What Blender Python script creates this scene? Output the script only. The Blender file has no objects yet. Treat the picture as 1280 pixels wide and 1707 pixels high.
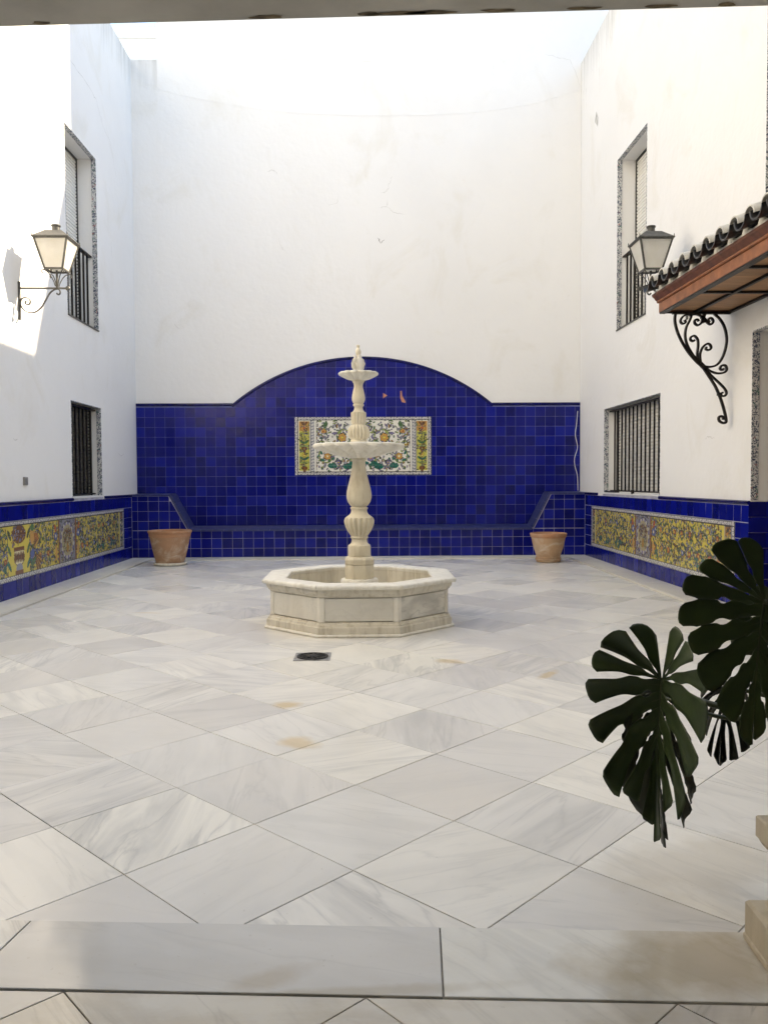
import bpy, bmesh, math, random
import numpy as np
from mathutils import Vector, Matrix
random.seed(7)
rng = np.random.RandomState(11)
sc = bpy.context.scene
COL = sc.collection
PI = math.pi

# ---------------------------------------------------------------- camera
cam_d = bpy.data.cameras.new('camera'); cam = bpy.data.objects.new('camera', cam_d); COL.objects.link(cam)
sc.camera = cam
cam_d.sensor_fit = 'VERTICAL'; cam_d.sensor_height = 24.0; cam_d.lens = 24.0 * 1347.65 / 1707.0
cam_d.clip_start = 0.05; cam_d.clip_end = 2000
YAW, PITCH, ROLL = 0.02344, 0.03914, -0.004866
_f = Vector((math.sin(YAW) * math.cos(PITCH), math.cos(YAW) * math.cos(PITCH), -math.sin(PITCH)))
_r = Vector((math.cos(YAW), -math.sin(YAW), 0)); _u = _r.cross(_f)
_r2 = _r * math.cos(ROLL) + _u * math.sin(ROLL); _u2 = -_r * math.sin(ROLL) + _u * math.cos(ROLL)
cam.matrix_world = Matrix(((_r2.x, _u2.x, -_f.x, 0), (_r2.y, _u2.y, -_f.y, 0), (_r2.z, _u2.z, -_f.z, 1.2), (0, 0, 0, 1)))

# ---------------------------------------------------------------- sky, sun, exposure
SUN = Vector((1.0, 0.34, 0.73)).normalized()
world = bpy.data.worlds.new('World'); sc.world = world; world.use_nodes = True
wn = world.node_tree.nodes; wl = world.node_tree.links
sky = wn.new('ShaderNodeTexSky'); sky.sky_type = 'NISHITA'; sky.sun_disc = False
sky.sun_elevation = math.asin(SUN.z); sky.sun_rotation = math.atan2(SUN.x, SUN.y)
sky.air_density = 1.0; sky.dust_density = 0.2; sky.ozone_density = 3.0
wl.new(sky.outputs[0], wn['Background'].inputs[0]); wn['Background'].inputs[1].default_value = 0.15
sun_d = bpy.data.lights.new('sun', 'SUN'); sun = bpy.data.objects.new('sun', sun_d); COL.objects.link(sun)
sun_d.energy = 2.6; sun_d.angle = math.radians(0.5); sun_d.color = (1.0, 0.94, 0.85)
sun.rotation_euler = SUN.to_track_quat('Z', 'Y').to_euler(); sun.location = (20, 10, 25)
sc.view_settings.view_transform = 'Standard'; sc.view_settings.look = 'None'
sc.view_settings.gamma = 1.0; sc.view_settings.use_curve_mapping = False
sc.view_settings.exposure = 2.38
sc.view_settings.use_white_balance = True; sc.view_settings.white_balance_temperature = 8600; sc.view_settings.white_balance_tint = 10
sc.render.engine = 'CYCLES'
sc.cycles.max_bounces = 10; sc.cycles.diffuse_bounces = 6; sc.cycles.glossy_bounces = 4; sc.cycles.transmission_bounces = 6
sc.cycles.use_denoising = True

# ---------------------------------------------------------------- object helpers
def tag(o, label=None, cat=None, group=None, kind=None):
    if label: o['label'] = label
    if cat: o['category'] = cat
    if group: o['group'] = group
    if kind: o['kind'] = kind
    return o
def adopt(o, parent):
    if parent is not None:
        o.parent = parent
        o.matrix_parent_inverse = wm(parent).inverted()
    return o
def wm(o):
    m = o.matrix_basis.copy()
    if o.parent is not None: m = wm(o.parent) @ o.matrix_parent_inverse @ m
    return m
def thing(name, label, cat, loc=(0, 0, 0), group=None, kind=None):
    o = bpy.data.objects.new(name, None); o.empty_display_size = 0.1; COL.objects.link(o); o.location = loc
    return tag(o, label, cat, group, kind)
def link(name, mesh, parent=None, loc=None, rot=None):
    o = bpy.data.objects.new(name, mesh); COL.objects.link(o)
    if loc is not None: o.location = loc
    if rot is not None: o.rotation_euler = rot
    return adopt(o, parent)
class MB:
    def __init__(s): s.v = []; s.f = []
    def add(s, vs, fs):
        n = len(s.v); s.v += [tuple(v) for v in vs]; s.f += [tuple(i + n for i in f) for f in fs]; return s
    def box(s, a, b):
        x0, y0, z0 = a; x1, y1, z1 = b
        s.add([(x0,y0,z0),(x1,y0,z0),(x1,y1,z0),(x0,y1,z0),(x0,y0,z1),(x1,y0,z1),(x1,y1,z1),(x0,y1,z1)],
              [(0,3,2,1),(4,5,6,7),(0,1,5,4),(1,2,6,5),(2,3,7,6),(3,0,4,7)]); return s
    def prism(s, poly, h0, h1, fn, ch=0.0):
        """convex polygon extruded from height h0 to h1 with a chamfered front; fn(u,v,h)->xyz"""
        n = len(poly); ins = inset(poly, ch) if ch else poly
        rings = [[(p, h0) for p in poly], [(p, h1 - ch * 0.6) for p in poly]]
        if ch: rings.append([(p, h1) for p in ins])
        vs = [fn(p[0], p[1], h) for r in rings for p, h in r]; fs = []
        for k in range(len(rings) - 1):
            for i in range(n):
                j = (i + 1) % n; fs.append((k*n+i, k*n+j, (k+1)*n+j, (k+1)*n+i))
        fs.append(tuple((len(rings)-1)*n + i for i in range(n))); fs.append(tuple(reversed(range(n))))
        s.add(vs, fs); return s
    def sweep(s, pts, prof, up=Vector((0, 1, 0)), close=False):
        """sweep a 2d profile (list of (a,b)) along points; a along the in-plane normal, b along up"""
        pts = [Vector(p) for p in pts]; n = len(pts); m = 0; vs = []
        for i, p in enumerate(pts):
            t = (pts[min(i + 1, n - 1)] - pts[max(i - 1, 0)])
            if t.length < 1e-9: t = Vector((0, 0, 1))
            t.normalize(); nn = t.cross(up)
            if nn.length < 1e-6: nn = t.orthogonal()
            nn.normalize(); bb = nn.cross(t).normalized()
            pr = prof(i / max(1, n - 1)) if callable(prof) else prof
            m = len(pr)
            for a, b in pr: vs.append(p + nn * a + bb * b)
        fs = [(i*m+k, i*m+(k+1) % m, (i+1)*m+(k+1) % m, (i+1)*m+k) for i in range(n-1) for k in range(m)]
        fs += [tuple(reversed(range(m))), tuple((n-1)*m + k for k in range(m))]
        s.add(vs, fs); return s
    def tube(s, pts, r, seg=8, up=Vector((0, 0.13, 1))):
        if callable(r): prof = lambda t: [(r(t)*math.cos(2*PI*k/seg), r(t)*math.sin(2*PI*k/seg)) for k in range(seg)]
        else: prof = [(r*math.cos(2*PI*k/seg), r*math.sin(2*PI*k/seg)) for k in range(seg)]
        return s.sweep(pts, prof, up)
    def lathe(s, prof, seg=32, c=(0, 0), flutes=0, ph=0.0):
        """prof: (r,z) or (r,z,depth); flutes lobes cut to the given depth"""
        vs = []; n = len(prof)
        for p in prof:
            r, z = p[0], p[1]; d = p[2] if len(p) > 2 else 0.0; zd = p[3] if len(p) > 3 else 0.0
            for k in range(seg):
                a = 2*PI*k/seg + ph
                q = r * (1 - d * (1 - abs(math.cos(flutes * a / 2)))) if d else r
                vs.append((c[0] + q*math.cos(a), c[1] + q*math.sin(a), z + zd*(1 - abs(math.cos(flutes*a/2)))))
        fs = [(i*seg+k, i*seg+(k+1) % seg, (i+1)*seg+(k+1) % seg, (i+1)*seg+k) for i in range(n-1) for k in range(seg)]
        if prof[0][0] > 1e-5: fs.append(tuple(reversed(range(seg))))
        if prof[-1][0] > 1e-5: fs.append(tuple((n-1)*seg + k for k in range(seg)))
        s.add(vs, fs); return s
    def mesh(s, name, mat, smooth=None):
        me = bpy.data.meshes.new(name); me.from_pydata(s.v, [], s.f)
        bm = bmesh.new(); bm.from_mesh(me); bmesh.ops.recalc_face_normals(bm, faces=bm.faces); bm.to_mesh(me); bm.free()
        if mat: me.materials.append(mat)
        if smooth is not None:
            me.shade_smooth(); me.set_sharp_from_angle(angle=math.radians(smooth))
        return me
    def build(s, name, mat, parent=None, smooth=None, loc=None, rot=None):
        return link(name, s.mesh(name, mat, smooth), parent, loc, rot)
def bevel_box(a, b, w=0.006, seg=1):
    m = MB().box(a, b); me = bpy.data.meshes.new('t'); me.from_pydata(m.v, [], m.f)
    bm = bmesh.new(); bm.from_mesh(me); bmesh.ops.recalc_face_normals(bm, faces=bm.faces)
    bmesh.ops.bevel(bm, geom=list(bm.edges), offset=w, segments=seg, affect='EDGES', profile=0.6)
    o = MB(); bm.verts.index_update(); o.add([v.co[:] for v in bm.verts], [[v.index for v in f.verts] for f in bm.faces])
    bm.free(); bpy.data.meshes.remove(me); return o
def area2(p): return sum(p[i][0]*p[(i+1) % len(p)][1] - p[(i+1) % len(p)][0]*p[i][1] for i in range(len(p)))
def inset(poly, d):
    n = len(poly); sg = 1 if area2(poly) > 0 else -1; out = []
    for i in range(n):
        a, b, c = poly[i-1], poly[i], poly[(i+1) % n]
        e1 = Vector((b[0]-a[0], b[1]-a[1])); e2 = Vector((c[0]-b[0], c[1]-b[1]))
        if e1.length < 1e-7 or e2.length < 1e-7: out.append(b); continue
        e1.normalize(); e2.normalize()
        n1 = Vector((-e1.y, e1.x))*sg; n2 = Vector((-e2.y, e2.x))*sg; bis = n1 + n2
        k = d / max(0.35, 1 + n1.dot(n2)); out.append((b[0] + bis.x*k, b[1] + bis.y*k))
    return out
def clip(poly, nx, ny, d):
    """keep nx*x+ny*y <= d"""
    out = []
    for i in range(len(poly)):
        p, q = poly[i], poly[(i+1) % len(poly)]
        a = nx*p[0] + ny*p[1] - d; b = nx*q[0] + ny*q[1] - d
        if a <= 0: out.append(p)
        if (a < 0 and b > 0) or (a > 0 and b < 0):
            t = a / (a - b); out.append((p[0] + (q[0]-p[0])*t, p[1] + (q[1]-p[1])*t))
    return out
def clean(poly, e=0.002):
    out = []
    for p in poly:
        if not out or math.hypot(p[0]-out[-1][0], p[1]-out[-1][1]) > e: out.append(p)
    if len(out) > 1 and math.hypot(out[0][0]-out[-1][0], out[0][1]-out[-1][1]) <= e: out.pop()
    return out
def rect(u0, v0, u1, v1): return [(u0, v0), (u1, v0), (u1, v1), (u0, v1)]
def smooth_path(pts, n=8):
    pts = [Vector(p) for p in pts]; out = []
    for i in range(len(pts)-1):
        p0, p1, p2, p3 = pts[max(i-1, 0)], pts[i], pts[i+1], pts[min(i+2, len(pts)-1)]
        for k in range(n):
            t = k/n; out.append(0.5*((2*p1) + (p2-p0)*t + (2*p0-5*p1+4*p2-p3)*t*t + (3*p1-p0-3*p2+p3)*t**3))
    out.append(pts[-1]); return out

# ---------------------------------------------------------------- materials
class NT:
    def __init__(s, name):
        s.m = bpy.data.materials.new(name); s.m.use_nodes = True; s.t = s.m.node_tree
        s.b = s.t.nodes['Principled BSDF']
    def n(s, typ, **kw):
        nd = s.t.nodes.new('ShaderNode' + typ)
        for k, v in kw.items():
            if k.startswith('i_'):
                key = k[2:]; key = int(key) if key.isdigit() else key.replace('_', ' ')
                s.set(nd.inputs[key], v)
            else: setattr(nd, k, v)
        return nd
    def set(s, inp, v):
        if isinstance(v, bpy.types.NodeSocket): s.t.links.new(v, inp)
        else: inp.default_value = v
    def bs(s, **kw):
        for k, v in kw.items(): s.set(s.b.inputs[k.replace('_', ' ')], v)
    def ramp(s, fac, stops, interp='LINEAR'):
        r = s.n('ValToRGB'); s.set(r.inputs[0], fac); cr = r.color_ramp; cr.interpolation = interp
        while len(cr.elements) > 1: cr.elements.remove(cr.elements[-1])
        for i, (p, c) in enumerate(stops):
            e = cr.elements[0] if i == 0 else cr.elements.new(p)
            e.position = p; e.color = (*c, 1) if not isinstance(c, (int, float)) else (c, c, c, 1)
        return r.outputs[0]
    def math(s, op, a, b=0.0, c=None, clamp=False):
        m = s.n('Math', operation=op, use_clamp=clamp); s.set(m.inputs[0], a); s.set(m.inputs[1], b)
        if c is not None: s.set(m.inputs[2], c)
        return m.outputs[0]
    def mix(s, fac, a, b, mode='MIX'):
        m = s.n('Mix', data_type='RGBA', blend_type=mode); s.set(m.inputs[0], fac)
        s.set(m.inputs[6], (*a, 1) if isinstance(a, tuple) else a); s.set(m.inputs[7], (*b, 1) if isinstance(b, tuple) else b)
        return m.outputs[2]
    def noise(s, vec, scale, detail=4, rough=0.55, dist=0.0, out=0):
        nd = s.n('TexNoise'); s.set(nd.inputs['Vector'], vec); nd.inputs['Scale'].default_value = scale
        nd.inputs['Detail'].default_value = detail; nd.inputs['Roughness'].default_value = rough; nd.inputs['Distortion'].default_value = dist
        return nd.outputs[out]
    def mapv(s, vec, scale=(1, 1, 1), loc=(0, 0, 0), rot=(0, 0, 0)):
        m = s.n('Mapping'); s.set(m.inputs[0], vec); s.set(m.inputs[1], loc); s.set(m.inputs[2], rot); s.set(m.inputs[3], scale); return m.outputs[0]
    def pos(s): return s.n('NewGeometry').outputs['Position']
    def rnd(s):
        a = s.n('ObjectInfo').outputs['Random']; b = s.n('NewGeometry').outputs['Random Per Island']
        return s.math('FRACT', s.math('ADD', a, s.math('MULTIPLY', b, 7.31)))
    def bump(s, h, strength, dist=0.01):
        b = s.n('Bump'); s.set(b.inputs['Height'], h); b.inputs['Strength'].default_value = strength; b.inputs['Distance'].default_value = dist
        s.t.links.new(b.outputs[0], s.b.inputs['Normal'])
def simple(name, col, rough=0.6, metal=0.0, var=0.15, nscale=12, bump=0.15, bscale=60, bdist=0.004, spec=0.5):
    n = NT(name); p = n.pos(); a = n.noise(p, nscale, 5)
    c = n.ramp(a, [(0.3, tuple(x*(1-var) for x in col)), (0.7, tuple(min(1, x*(1+var)) for x in col))])
    n.bs(Base_Color=c, Roughness=rough, Metallic=metal); n.b.inputs['Specular IOR Level'].default_value = spec
    if bump: n.bump(n.noise(p, bscale, 4), bump, bdist)
    return n.m

def m_plaster(name, base=(0.77, 0.768, 0.762), streak_top=None):
    n = NT(name); p = n.pos()
    big = n.noise(p, 0.55, 5, 0.6); med = n.noise(p, 3.2, 6, 0.6, 0.6)
    c = n.ramp(big, [(0.3, tuple(x*0.965 for x in base)), (0.55, base), (0.8, tuple(min(.88, x*1.02) for x in base))])
    # repainted patches and faint yellowed blotches
    blot = n.ramp(n.noise(n.mapv(p, (1, 1, 0.8), (3.1, 1.7, 0.4)), 1.1, 6, 0.62, 0.8), [(0.56, 0.0), (0.70, 1.0)])
    c = n.mix(n.math('MULTIPLY', blot, 0.5), c, (0.69, 0.67, 0.62))
    # hairline scuffs
    sc_ = n.ramp(n.noise(p, 9.0, 8, 0.72, 1.5), [(0.655, 0.0), (0.69, 1.0)])
    c = n.mix(n.math('MULTIPLY', sc_, 0.22), c, (0.58, 0.57, 0.54))
    if streak_top is not None:
        z = n.n('SeparateXYZ'); n.set(z.inputs[0], p)
        st = n.noise(n.mapv(p, (2.3, 5.5, 0.22)), 2.0, 6, 0.7)
        h = n.math('MULTIPLY_ADD', z.outputs[2], 1 / 1.7, -(streak_top - 1.7) / 1.7, clamp=True)
        h = n.math('POWER', h, 1.6)
        k = n.ramp(n.math('MULTIPLY', st, h), [(0.30, 0.0), (0.62, 1.0)])
        c = n.mix(n.math('MULTIPLY', k, 0.55), c, (0.36, 0.36, 0.35))
        # splash dirt just above the dado
        g = n.math('MULTIPLY_ADD', z.outputs[2], -1 / 0.35, 1.35 / 0.35, clamp=True)
        d = n.math('MULTIPLY', n.math('MULTIPLY', g, n.noise(n.mapv(p, (4, 4, 1.2)), 2.5, 6, 0.7)), 0.22)
        c = n.mix(d, c, (0.62, 0.59, 0.52))
    n.bs(Base_Color=c, Roughness=0.82); n.b.inputs['Specular IOR Level'].default_value = 0.25
    hgt = n.math('ADD', n.math('MULTIPLY', n.noise(p, 1.4, 4), 1.0), n.math('ADD', n.math('MULTIPLY', n.noise(p, 14, 5), 0.22), n.math('MULTIPLY', sc_, -0.12)))
    n.bump(hgt, 0.5, 0.035); return n.m
M = {}
M['plaster'] = m_plaster('white plaster', streak_top=7.82)
M['plaster_tall'] = m_plaster('white plaster tall')
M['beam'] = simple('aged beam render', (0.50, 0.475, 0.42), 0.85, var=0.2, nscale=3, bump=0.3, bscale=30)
M['beamstain'] = simple('exposed beam patch', (0.16, 0.12, 0.07), 0.9, var=0.5, nscale=25)

def m_blue(name, dark=1.0):
    n = NT(name); p = n.pos(); r = n.rnd()
    base = n.ramp(r, [(0.0, (0.0003*dark, 0.0030*dark, 0.082*dark)), (0.3, (0.0004*dark, 0.0040*dark, 0.122*dark)), (0.7, (0.0005*dark, 0.0052*dark, 0.165*dark)), (1.0, (0.0018*dark, 0.0110*dark, 0.240*dark))])
    v = n.noise(n.mapv(p, (1, 1, 0.6)), 16, 5, 0.6)
    c = n.mix(n.ramp(v, [(0.35, 0.0), (0.75, 0.5)]), base, (0.001, 0.005, 0.21))
    pit = n.ramp(n.noise(p, 150, 2), [(0.73, 0.0), (0.79, 0.6)])
    c = n.mix(pit, c, (0.05, 0.07, 0.26))
    rf = n.math('MULTIPLY_ADD', n.math('FRACT', n.math('MULTIPLY', r, 23.7)), 0.12, 0.12)
    n.bs(Base_Color=c, Roughness=rf); n.b.inputs['Specular IOR Level'].default_value = 0.30
    h = n.math('ADD', n.math('MULTIPLY', n.noise(p, 11, 2), 1.0), n.math('MULTIPLY', n.noise(p, 70, 3), 0.16))
    n.bump(h, 0.35, 0.008); return n.m
M['blue'] = m_blue('cobalt glaze')
M['bluecap'] = m_blue('cobalt glaze trim', 0.28)
M['bluecop'] = simple('navy coping glaze painted sheen', (0.035, 0.045, 0.135), 0.28, var=0.25, nscale=14)  # lighter colour paints in the sky highlight on the ledge caps
M['grout'] = simple('blue stained grout', (0.115, 0.135, 0.32), 0.9, var=0.3, nscale=9)
M['groutw'] = simple('pale grout', (0.36, 0.365, 0.44), 0.9, var=0.3, nscale=7)
M['bisque'] = simple('bare terracotta body', (0.52, 0.23, 0.14), 0.9, var=0.2, nscale=40)

def m_marble(name, base, vein, stains=(), gloss=(0.16, 0.30), veinamt=1.0, brown=0.0, rand=True, sc_=1.0):
    n = NT(name); p = n.pos(); r = n.rnd() if rand else 0.37
    ang = n.math('MULTIPLY_ADD', n.math('SNAP', n.math('MULTIPLY', r, 13.7) if rand else 0.4, 1.0), 0.62, 0.35) if rand else 0.35
    off = n.n('CombineXYZ'); n.set(off.inputs[0], n.math('MULTIPLY', r, 37.0) if rand else 3.0); n.set(off.inputs[1], n.math('MULTIPLY', r, 91.0) if rand else 7.0); n.set(off.inputs[2], n.math('MULTIPLY', r, 53.0) if rand else 5.0)
    vr = n.n('VectorRotate', rotation_type='Z_AXIS'); n.set(vr.inputs['Vector'], p); n.set(vr.inputs['Angle'], ang)
    va = n.n('VectorMath', operation='ADD'); n.set(va.inputs[0], vr.outputs[0]); n.set(va.inputs[1], off.outputs[0])
    q = va.outputs[0]
    w1 = n.noise(n.mapv(q, (1.0*sc_, 5.2*sc_, 2.0*sc_)), 1.6, 4, 0.55, 0.9)
    w2 = n.noise(n.mapv(q, (0.9*sc_, 5.5*sc_, 3.0*sc_)), 1.5, 5, 0.5, 0.8)
    cloud = n.noise(q, 1.7*sc_, 4, 0.5)
    c = n.ramp(cloud, [(0.25, tuple(x*0.90 for x in base)), (0.5, base), (0.75, tuple(min(0.86, x*1.05) for x in base))])
    # tone of the individual slab
    tone = n.ramp(n.math('FRACT', n.math('MULTIPLY', r, 5.7)) if rand else 0.5, [(0, (0.87, 0.86, 0.86)), (0.4, (0.96, 0.96, 0.96)), (0.7, (1.02, 1.01, 0.985)), (1, (1.06, 1.05, 1.01))])
    c = n.mix(1.0, c, tone, 'MULTIPLY')
    amt = n.ramp(n.math('FRACT', n.math('MULTIPLY', r, 17.3)) if rand else 0.6, [(0, 0.15), (0.5, 0.5), (1, 1.0)])
    soft = n.ramp(w1, [(0.44, 0.0), (0.58, 0.55), (0.70, 1.0)])
    c = n.mix(n.math('MULTIPLY', n.math('MULTIPLY', soft, amt), 0.95*veinamt), c, tuple(0.2*x + 0.8*y for x, y in zip(base, vein)))
    ridge = n.ramp(n.math('ABSOLUTE', n.math('SUBTRACT', w2, 0.5)), [(0.0, 1.0), (0.012, 0.45), (0.035, 0.0)])
    c = n.mix(n.math('MULTIPLY', n.math('MULTIPLY', ridge, amt), 0.55*veinamt), c, vein)
    pink = n.ramp(n.noise(q, 1.1*sc_, 3), [(0.52, 0.0), (0.72, 0.35)])
    c = n.mix(pink, c, (base[0]*0.98, base[1]*0.93, base[2]*0.86))
    fine = n.noise(p, 60, 2, 0.5)
    if brown:
        d = n.ramp(n.noise(n.mapv(p, (2, 5, 3)), 1.4, 7, 0.65), [(0.45, 0.0), (0.75, 1.0)])
        c = n.mix(n.math('MULTIPLY', d, brown), c, (0.40, 0.30, 0.17))
    for (sx, sy, rx, ry, ro, col, k) in stains:
        m = n.mapv(p, (1, 1, 0), (-sx, -sy, 0)); mr = n.n('VectorRotate', rotation_type='Z_AXIS'); n.set(mr.inputs['Vector'], m); mr.inputs['Angle'].default_value = ro
        mm = n.mapv(mr.outputs[0], (1/rx, 1/ry, 0)); ln = n.n('VectorMath', operation='LENGTH'); n.set(ln.inputs[0], mm)
        wob = n.math('ADD', ln.outputs['Value'], n.math('MULTIPLY_ADD', n.noise(p, 5.5, 5, 0.6), 1.5, -0.75))
        f = n.ramp(wob, [(0.45, 1.0), (1.05, 0.0)])
        c = n.mix(n.math('MULTIPLY', f, k), c, col)
    c = n.mix(n.ramp(fine, [(0.70, 0.0), (0.76, 0.25)]), c, (0.40, 0.36, 0.30))
    rf = n.math('MULTIPLY_ADD', n.math('FRACT', n.math('MULTIPLY', r, 29.3)), gloss[1]-gloss[0], gloss[0]) if rand else gloss[0]
    n.bs(Base_Color=c, Roughness=rf); n.b.inputs['Specular IOR Level'].default_value = 0.45
    n.bump(n.math('ADD', n.noise(p, 4, 3), n.math('MULTIPLY', n.noise(p, 55, 4), 0.10)), 0.10, 0.012); return n.m
OCH = (0.62, 0.43, 0.17)
M['marble'] = m_marble('floor marble', (0.775, 0.755, 0.705), (0.44, 0.435, 0.42), gloss=(0.22, 0.36), sc_=0.8, veinamt=0.95,
    stains=[(-0.43, 4.30, 0.085, 0.10, 0.0, OCH, .6), (-0.30, 3.66, 0.12, 0.10, 0.5, OCH, .55), (1.13, 4.93, 0.14, 0.05, -1.0, OCH, .55), (-2.0, 7.4, .18, .04, .2, OCH, .35), (1.05, 2.45, 0.42, 0.22, -.3, (0.50, 0.43, 0.32), .35), (.55, 5.3, .12, .08, .3, OCH, .5)])
M['border'] = m_marble('border marble', (0.70, 0.67, 0.60), (0.44, 0.42, 0.38), veinamt=0.6, brown=0.15, gloss=(0.3, 0.45))
M['threshold'] = m_marble('threshold marble', (0.70, 0.69, 0.65), (0.36, 0.355, 0.34), brown=0.12, veinamt=1.9, sc_=0.9,
    stains=[(0.80, 1.93, 0.36, 0.17, -.1, (0.42, 0.33, 0.20), .62), (-0.24, 1.90, 0.13, 0.05, -.5, (0.40, 0.31, 0.20), .4), (-.1, 1.84, .5, .03, -.06, (.36, .28, .17), .4)], gloss=(0.10, 0.24))
M['porchmarble'] = m_marble('porch marble', (0.66, 0.625, 0.56), (0.36, 0.33, 0.28), brown=0.45, sc_=0.7, gloss=(0.10, 0.24))
M['joint'] = simple('dark floor joint', (0.35, 0.295, 0.225), 0.9, var=0.4, nscale=20)
M['panelmarble'] = m_marble('basin panel marble', (0.72, 0.705, 0.65), (0.34, 0.335, 0.31), gloss=(0.3, 0.45), sc_=1.6, veinamt=1.6, brown=0.15)
def m_stone(name, base, dirt, k=0.5):
    n = NT(name); p = n.pos()
    a = n.noise(p, 5, 6, 0.6); s_ = n.noise(n.mapv(p, (9, 9, 1.3)), 2.2, 6, 0.65)
    c = n.ramp(a, [(0.3, tuple(x*0.9 for x in base)), (0.7, tuple(min(.85, x*1.08) for x in base))])
    c = n.mix(n.math('MULTIPLY', n.ramp(s_, [(0.48, 0.0), (0.74, 1.0)]), k), c, dirt)
    sp = n.ramp(n.noise(p, 60, 5, 0.7), [(0.62, 0.0), (0.74, 0.5)])
    c = n.mix(n.math('MULTIPLY', sp, k), c, tuple(x*0.6 for x in dirt))
    n.bs(Base_Color=c, Roughness=0.62); n.b.inputs['Specular IOR Level'].default_value = 0.35
    n.bump(n.math('ADD', n.noise(p, 25, 5), n.math('MULTIPLY', n.noise(p, 140, 3), 0.4)), 0.28, 0.004); return n.m
M['stone'] = m_stone('cream fountain stone', (0.68, 0.625, 0.50), (0.40, 0.32, 0.21), 0.6)
M['stone_lt'] = m_stone('pale fountain stone', (0.76, 0.735, 0.665), (0.46, 0.40, 0.30), 0.5)
M['stone_old'] = m_stone('weathered moulding stone', (0.66, 0.62, 0.53), (0.34, 0.285, 0.20), 0.75)
M['pedestal'] = m_stone('pedestal limestone', (0.53, 0.46, 0.35), (0.33, 0.27, 0.18), 0.5)
def m_terra(name, base, lime):
    n = NT(name); p = n.pos()
    c = n.ramp(n.noise(p, 6, 5), [(0.3, tuple(x*0.82 for x in base)), (0.7, tuple(x*1.12 for x in base))])
    e = n.ramp(n.noise(n.mapv(p, (1, 1, 1.4), (4.2, 0.3, 2.2)), 5.0, 7, 0.62, 0.8), [(0.47, 0.0), (0.66, 1.0)])
    c = n.mix(n.math('MULTIPLY', e, lime), c, (0.60, 0.50, 0.40))
    sp = n.ramp(n.noise(p, 45, 5, 0.7), [(0.60, 0.0), (0.72, 0.5)])
    c = n.mix(sp, c, tuple(x*0.55 for x in base))
    n.bs(Base_Color=c, Roughness=0.8); n.b.inputs['Specular IOR Level'].default_value = 0.25
    n.bump(n.noise(p, 45, 5), 0.2, 0.004); return n.m
M['terra'] = m_terra('terracotta', (0.40, 0.230, 0.140), 0.75)
M['terra2'] = m_terra('sunbleached terracotta', (0.47, 0.30, 0.185), 0.75)
M['terrarim'] = m_terra('terracotta rim', (0.44, 0.225, 0.125), 0.3)
M['soil'] = simple('potting soil', (0.05, 0.035, 0.025), 0.95, var=0.4, nscale=60, bump=0.8, bscale=80, bdist=0.02)
M['iron'] = simple('black wrought iron', (0.022, 0.018, 0.015), 0.45, 0.6, var=0.35, nscale=30, bump=0.3, bscale=90)
M['irongrey'] = simple('grey painted lantern metal', (0.075, 0.075, 0.07), 0.5, 0.4, var=0.3, nscale=25, bump=0.2)
M['shutter'] = simple('white roller shutter', (0.80, 0.785, 0.745), 0.55, var=0.05, nscale=5)
M['shutterdark'] = simple('brown roller shutter', (0.13, 0.122, 0.10), 0.6, var=0.2, nscale=9)
M['wood'] = simple('varnished timber', (0.26, 0.095, 0.040), 0.5, var=0.35, nscale=9, bump=0.3, bscale=40)
M['wooddk'] = simple('dark varnished timber', (0.13, 0.045, 0.024), 0.5, var=0.4, nscale=12, bump=0.3, bscale=40)
def m_planks():
    n = NT('soffit board'); p = n.pos(); r = n.rnd()
    g = n.noise(n.mapv(p, (2, 30, 10)), 2.0, 6, 0.6)
    c = n.ramp(g, [(0.3, (0.26, 0.13, 0.062)), (0.7, (0.46, 0.26, 0.135))]); c = n.mix(1.0, c, n.ramp(r, [(0, (0.8, 0.8, 0.8)), (1, (1.15, 1.12, 1.08))]), 'MULTIPLY')
    n.bs(Base_Color=c, Roughness=0.6); n.bump(g, 0.2, 0.004); return n.m
M['plank'] = m_planks()
def m_glazed(name, a, b, rough):
    n = NT(name); p = n.pos(); c = n.ramp(n.noise(p, 7, 6, 0.65), [(0.35, a), (0.68, b)])
    n.bs(Base_Color=c, Roughness=rough); n.bump(n.noise(p, 40, 4), 0.2, 0.004); return n.m
M['tileblack'] = m_glazed('black glazed roof tile', (0.010, 0.010, 0.012), (0.030, 0.028, 0.026), 0.28)
M['tilewhite'] = m_glazed('white glazed roof tile', (0.42, 0.40, 0.36), (0.66, 0.64, 0.58), 0.35)
M['mortar'] = simple('white mortar', (0.66, 0.64, 0.58), 0.9, var=0.15, nscale=30, bump=0.6, bscale=35, bdist=0.01)
def m_glass():
    n = NT('frosted lantern glass'); p = n.pos()
    n.bs(Base_Color=n.ramp(n.noise(p, 9, 4), [(0.3, (0.84, 0.83, 0.78)), (0.7, (0.90, 0.89, 0.86))]), Roughness=0.35); n.b.inputs['Transmission Weight'].default_value = 0.55
    n.b.inputs['IOR'].default_value = 1.2; return n.m
M['glass'] = m_glass()
M['bulb'] = simple('lamp bulb', (0.85, 0.84, 0.80), 0.3, bump=0)
def m_leaf(name, base):
    n = NT(name); p = n.pos(); r = n.rnd()
    c = n.ramp(n.noise(p, 14, 5), [(0.3, tuple(x*0.75 for x in base)), (0.7, tuple(x*1.3 for x in base))])
    br = n.ramp(n.noise(p, 3.0, 5, 0.7), [(0.66, 0.0), (0.76, 0.8)]); c = n.mix(br, c, (0.07, 0.035, 0.015))
    n.bs(Base_Color=c, Roughness=0.42); n.b.inputs['Specular IOR Level'].default_value = 0.4
    n.bump(n.noise(n.mapv(p, (1, 1, 1)), 40, 3), 0.12, 0.004); return n.m
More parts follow.
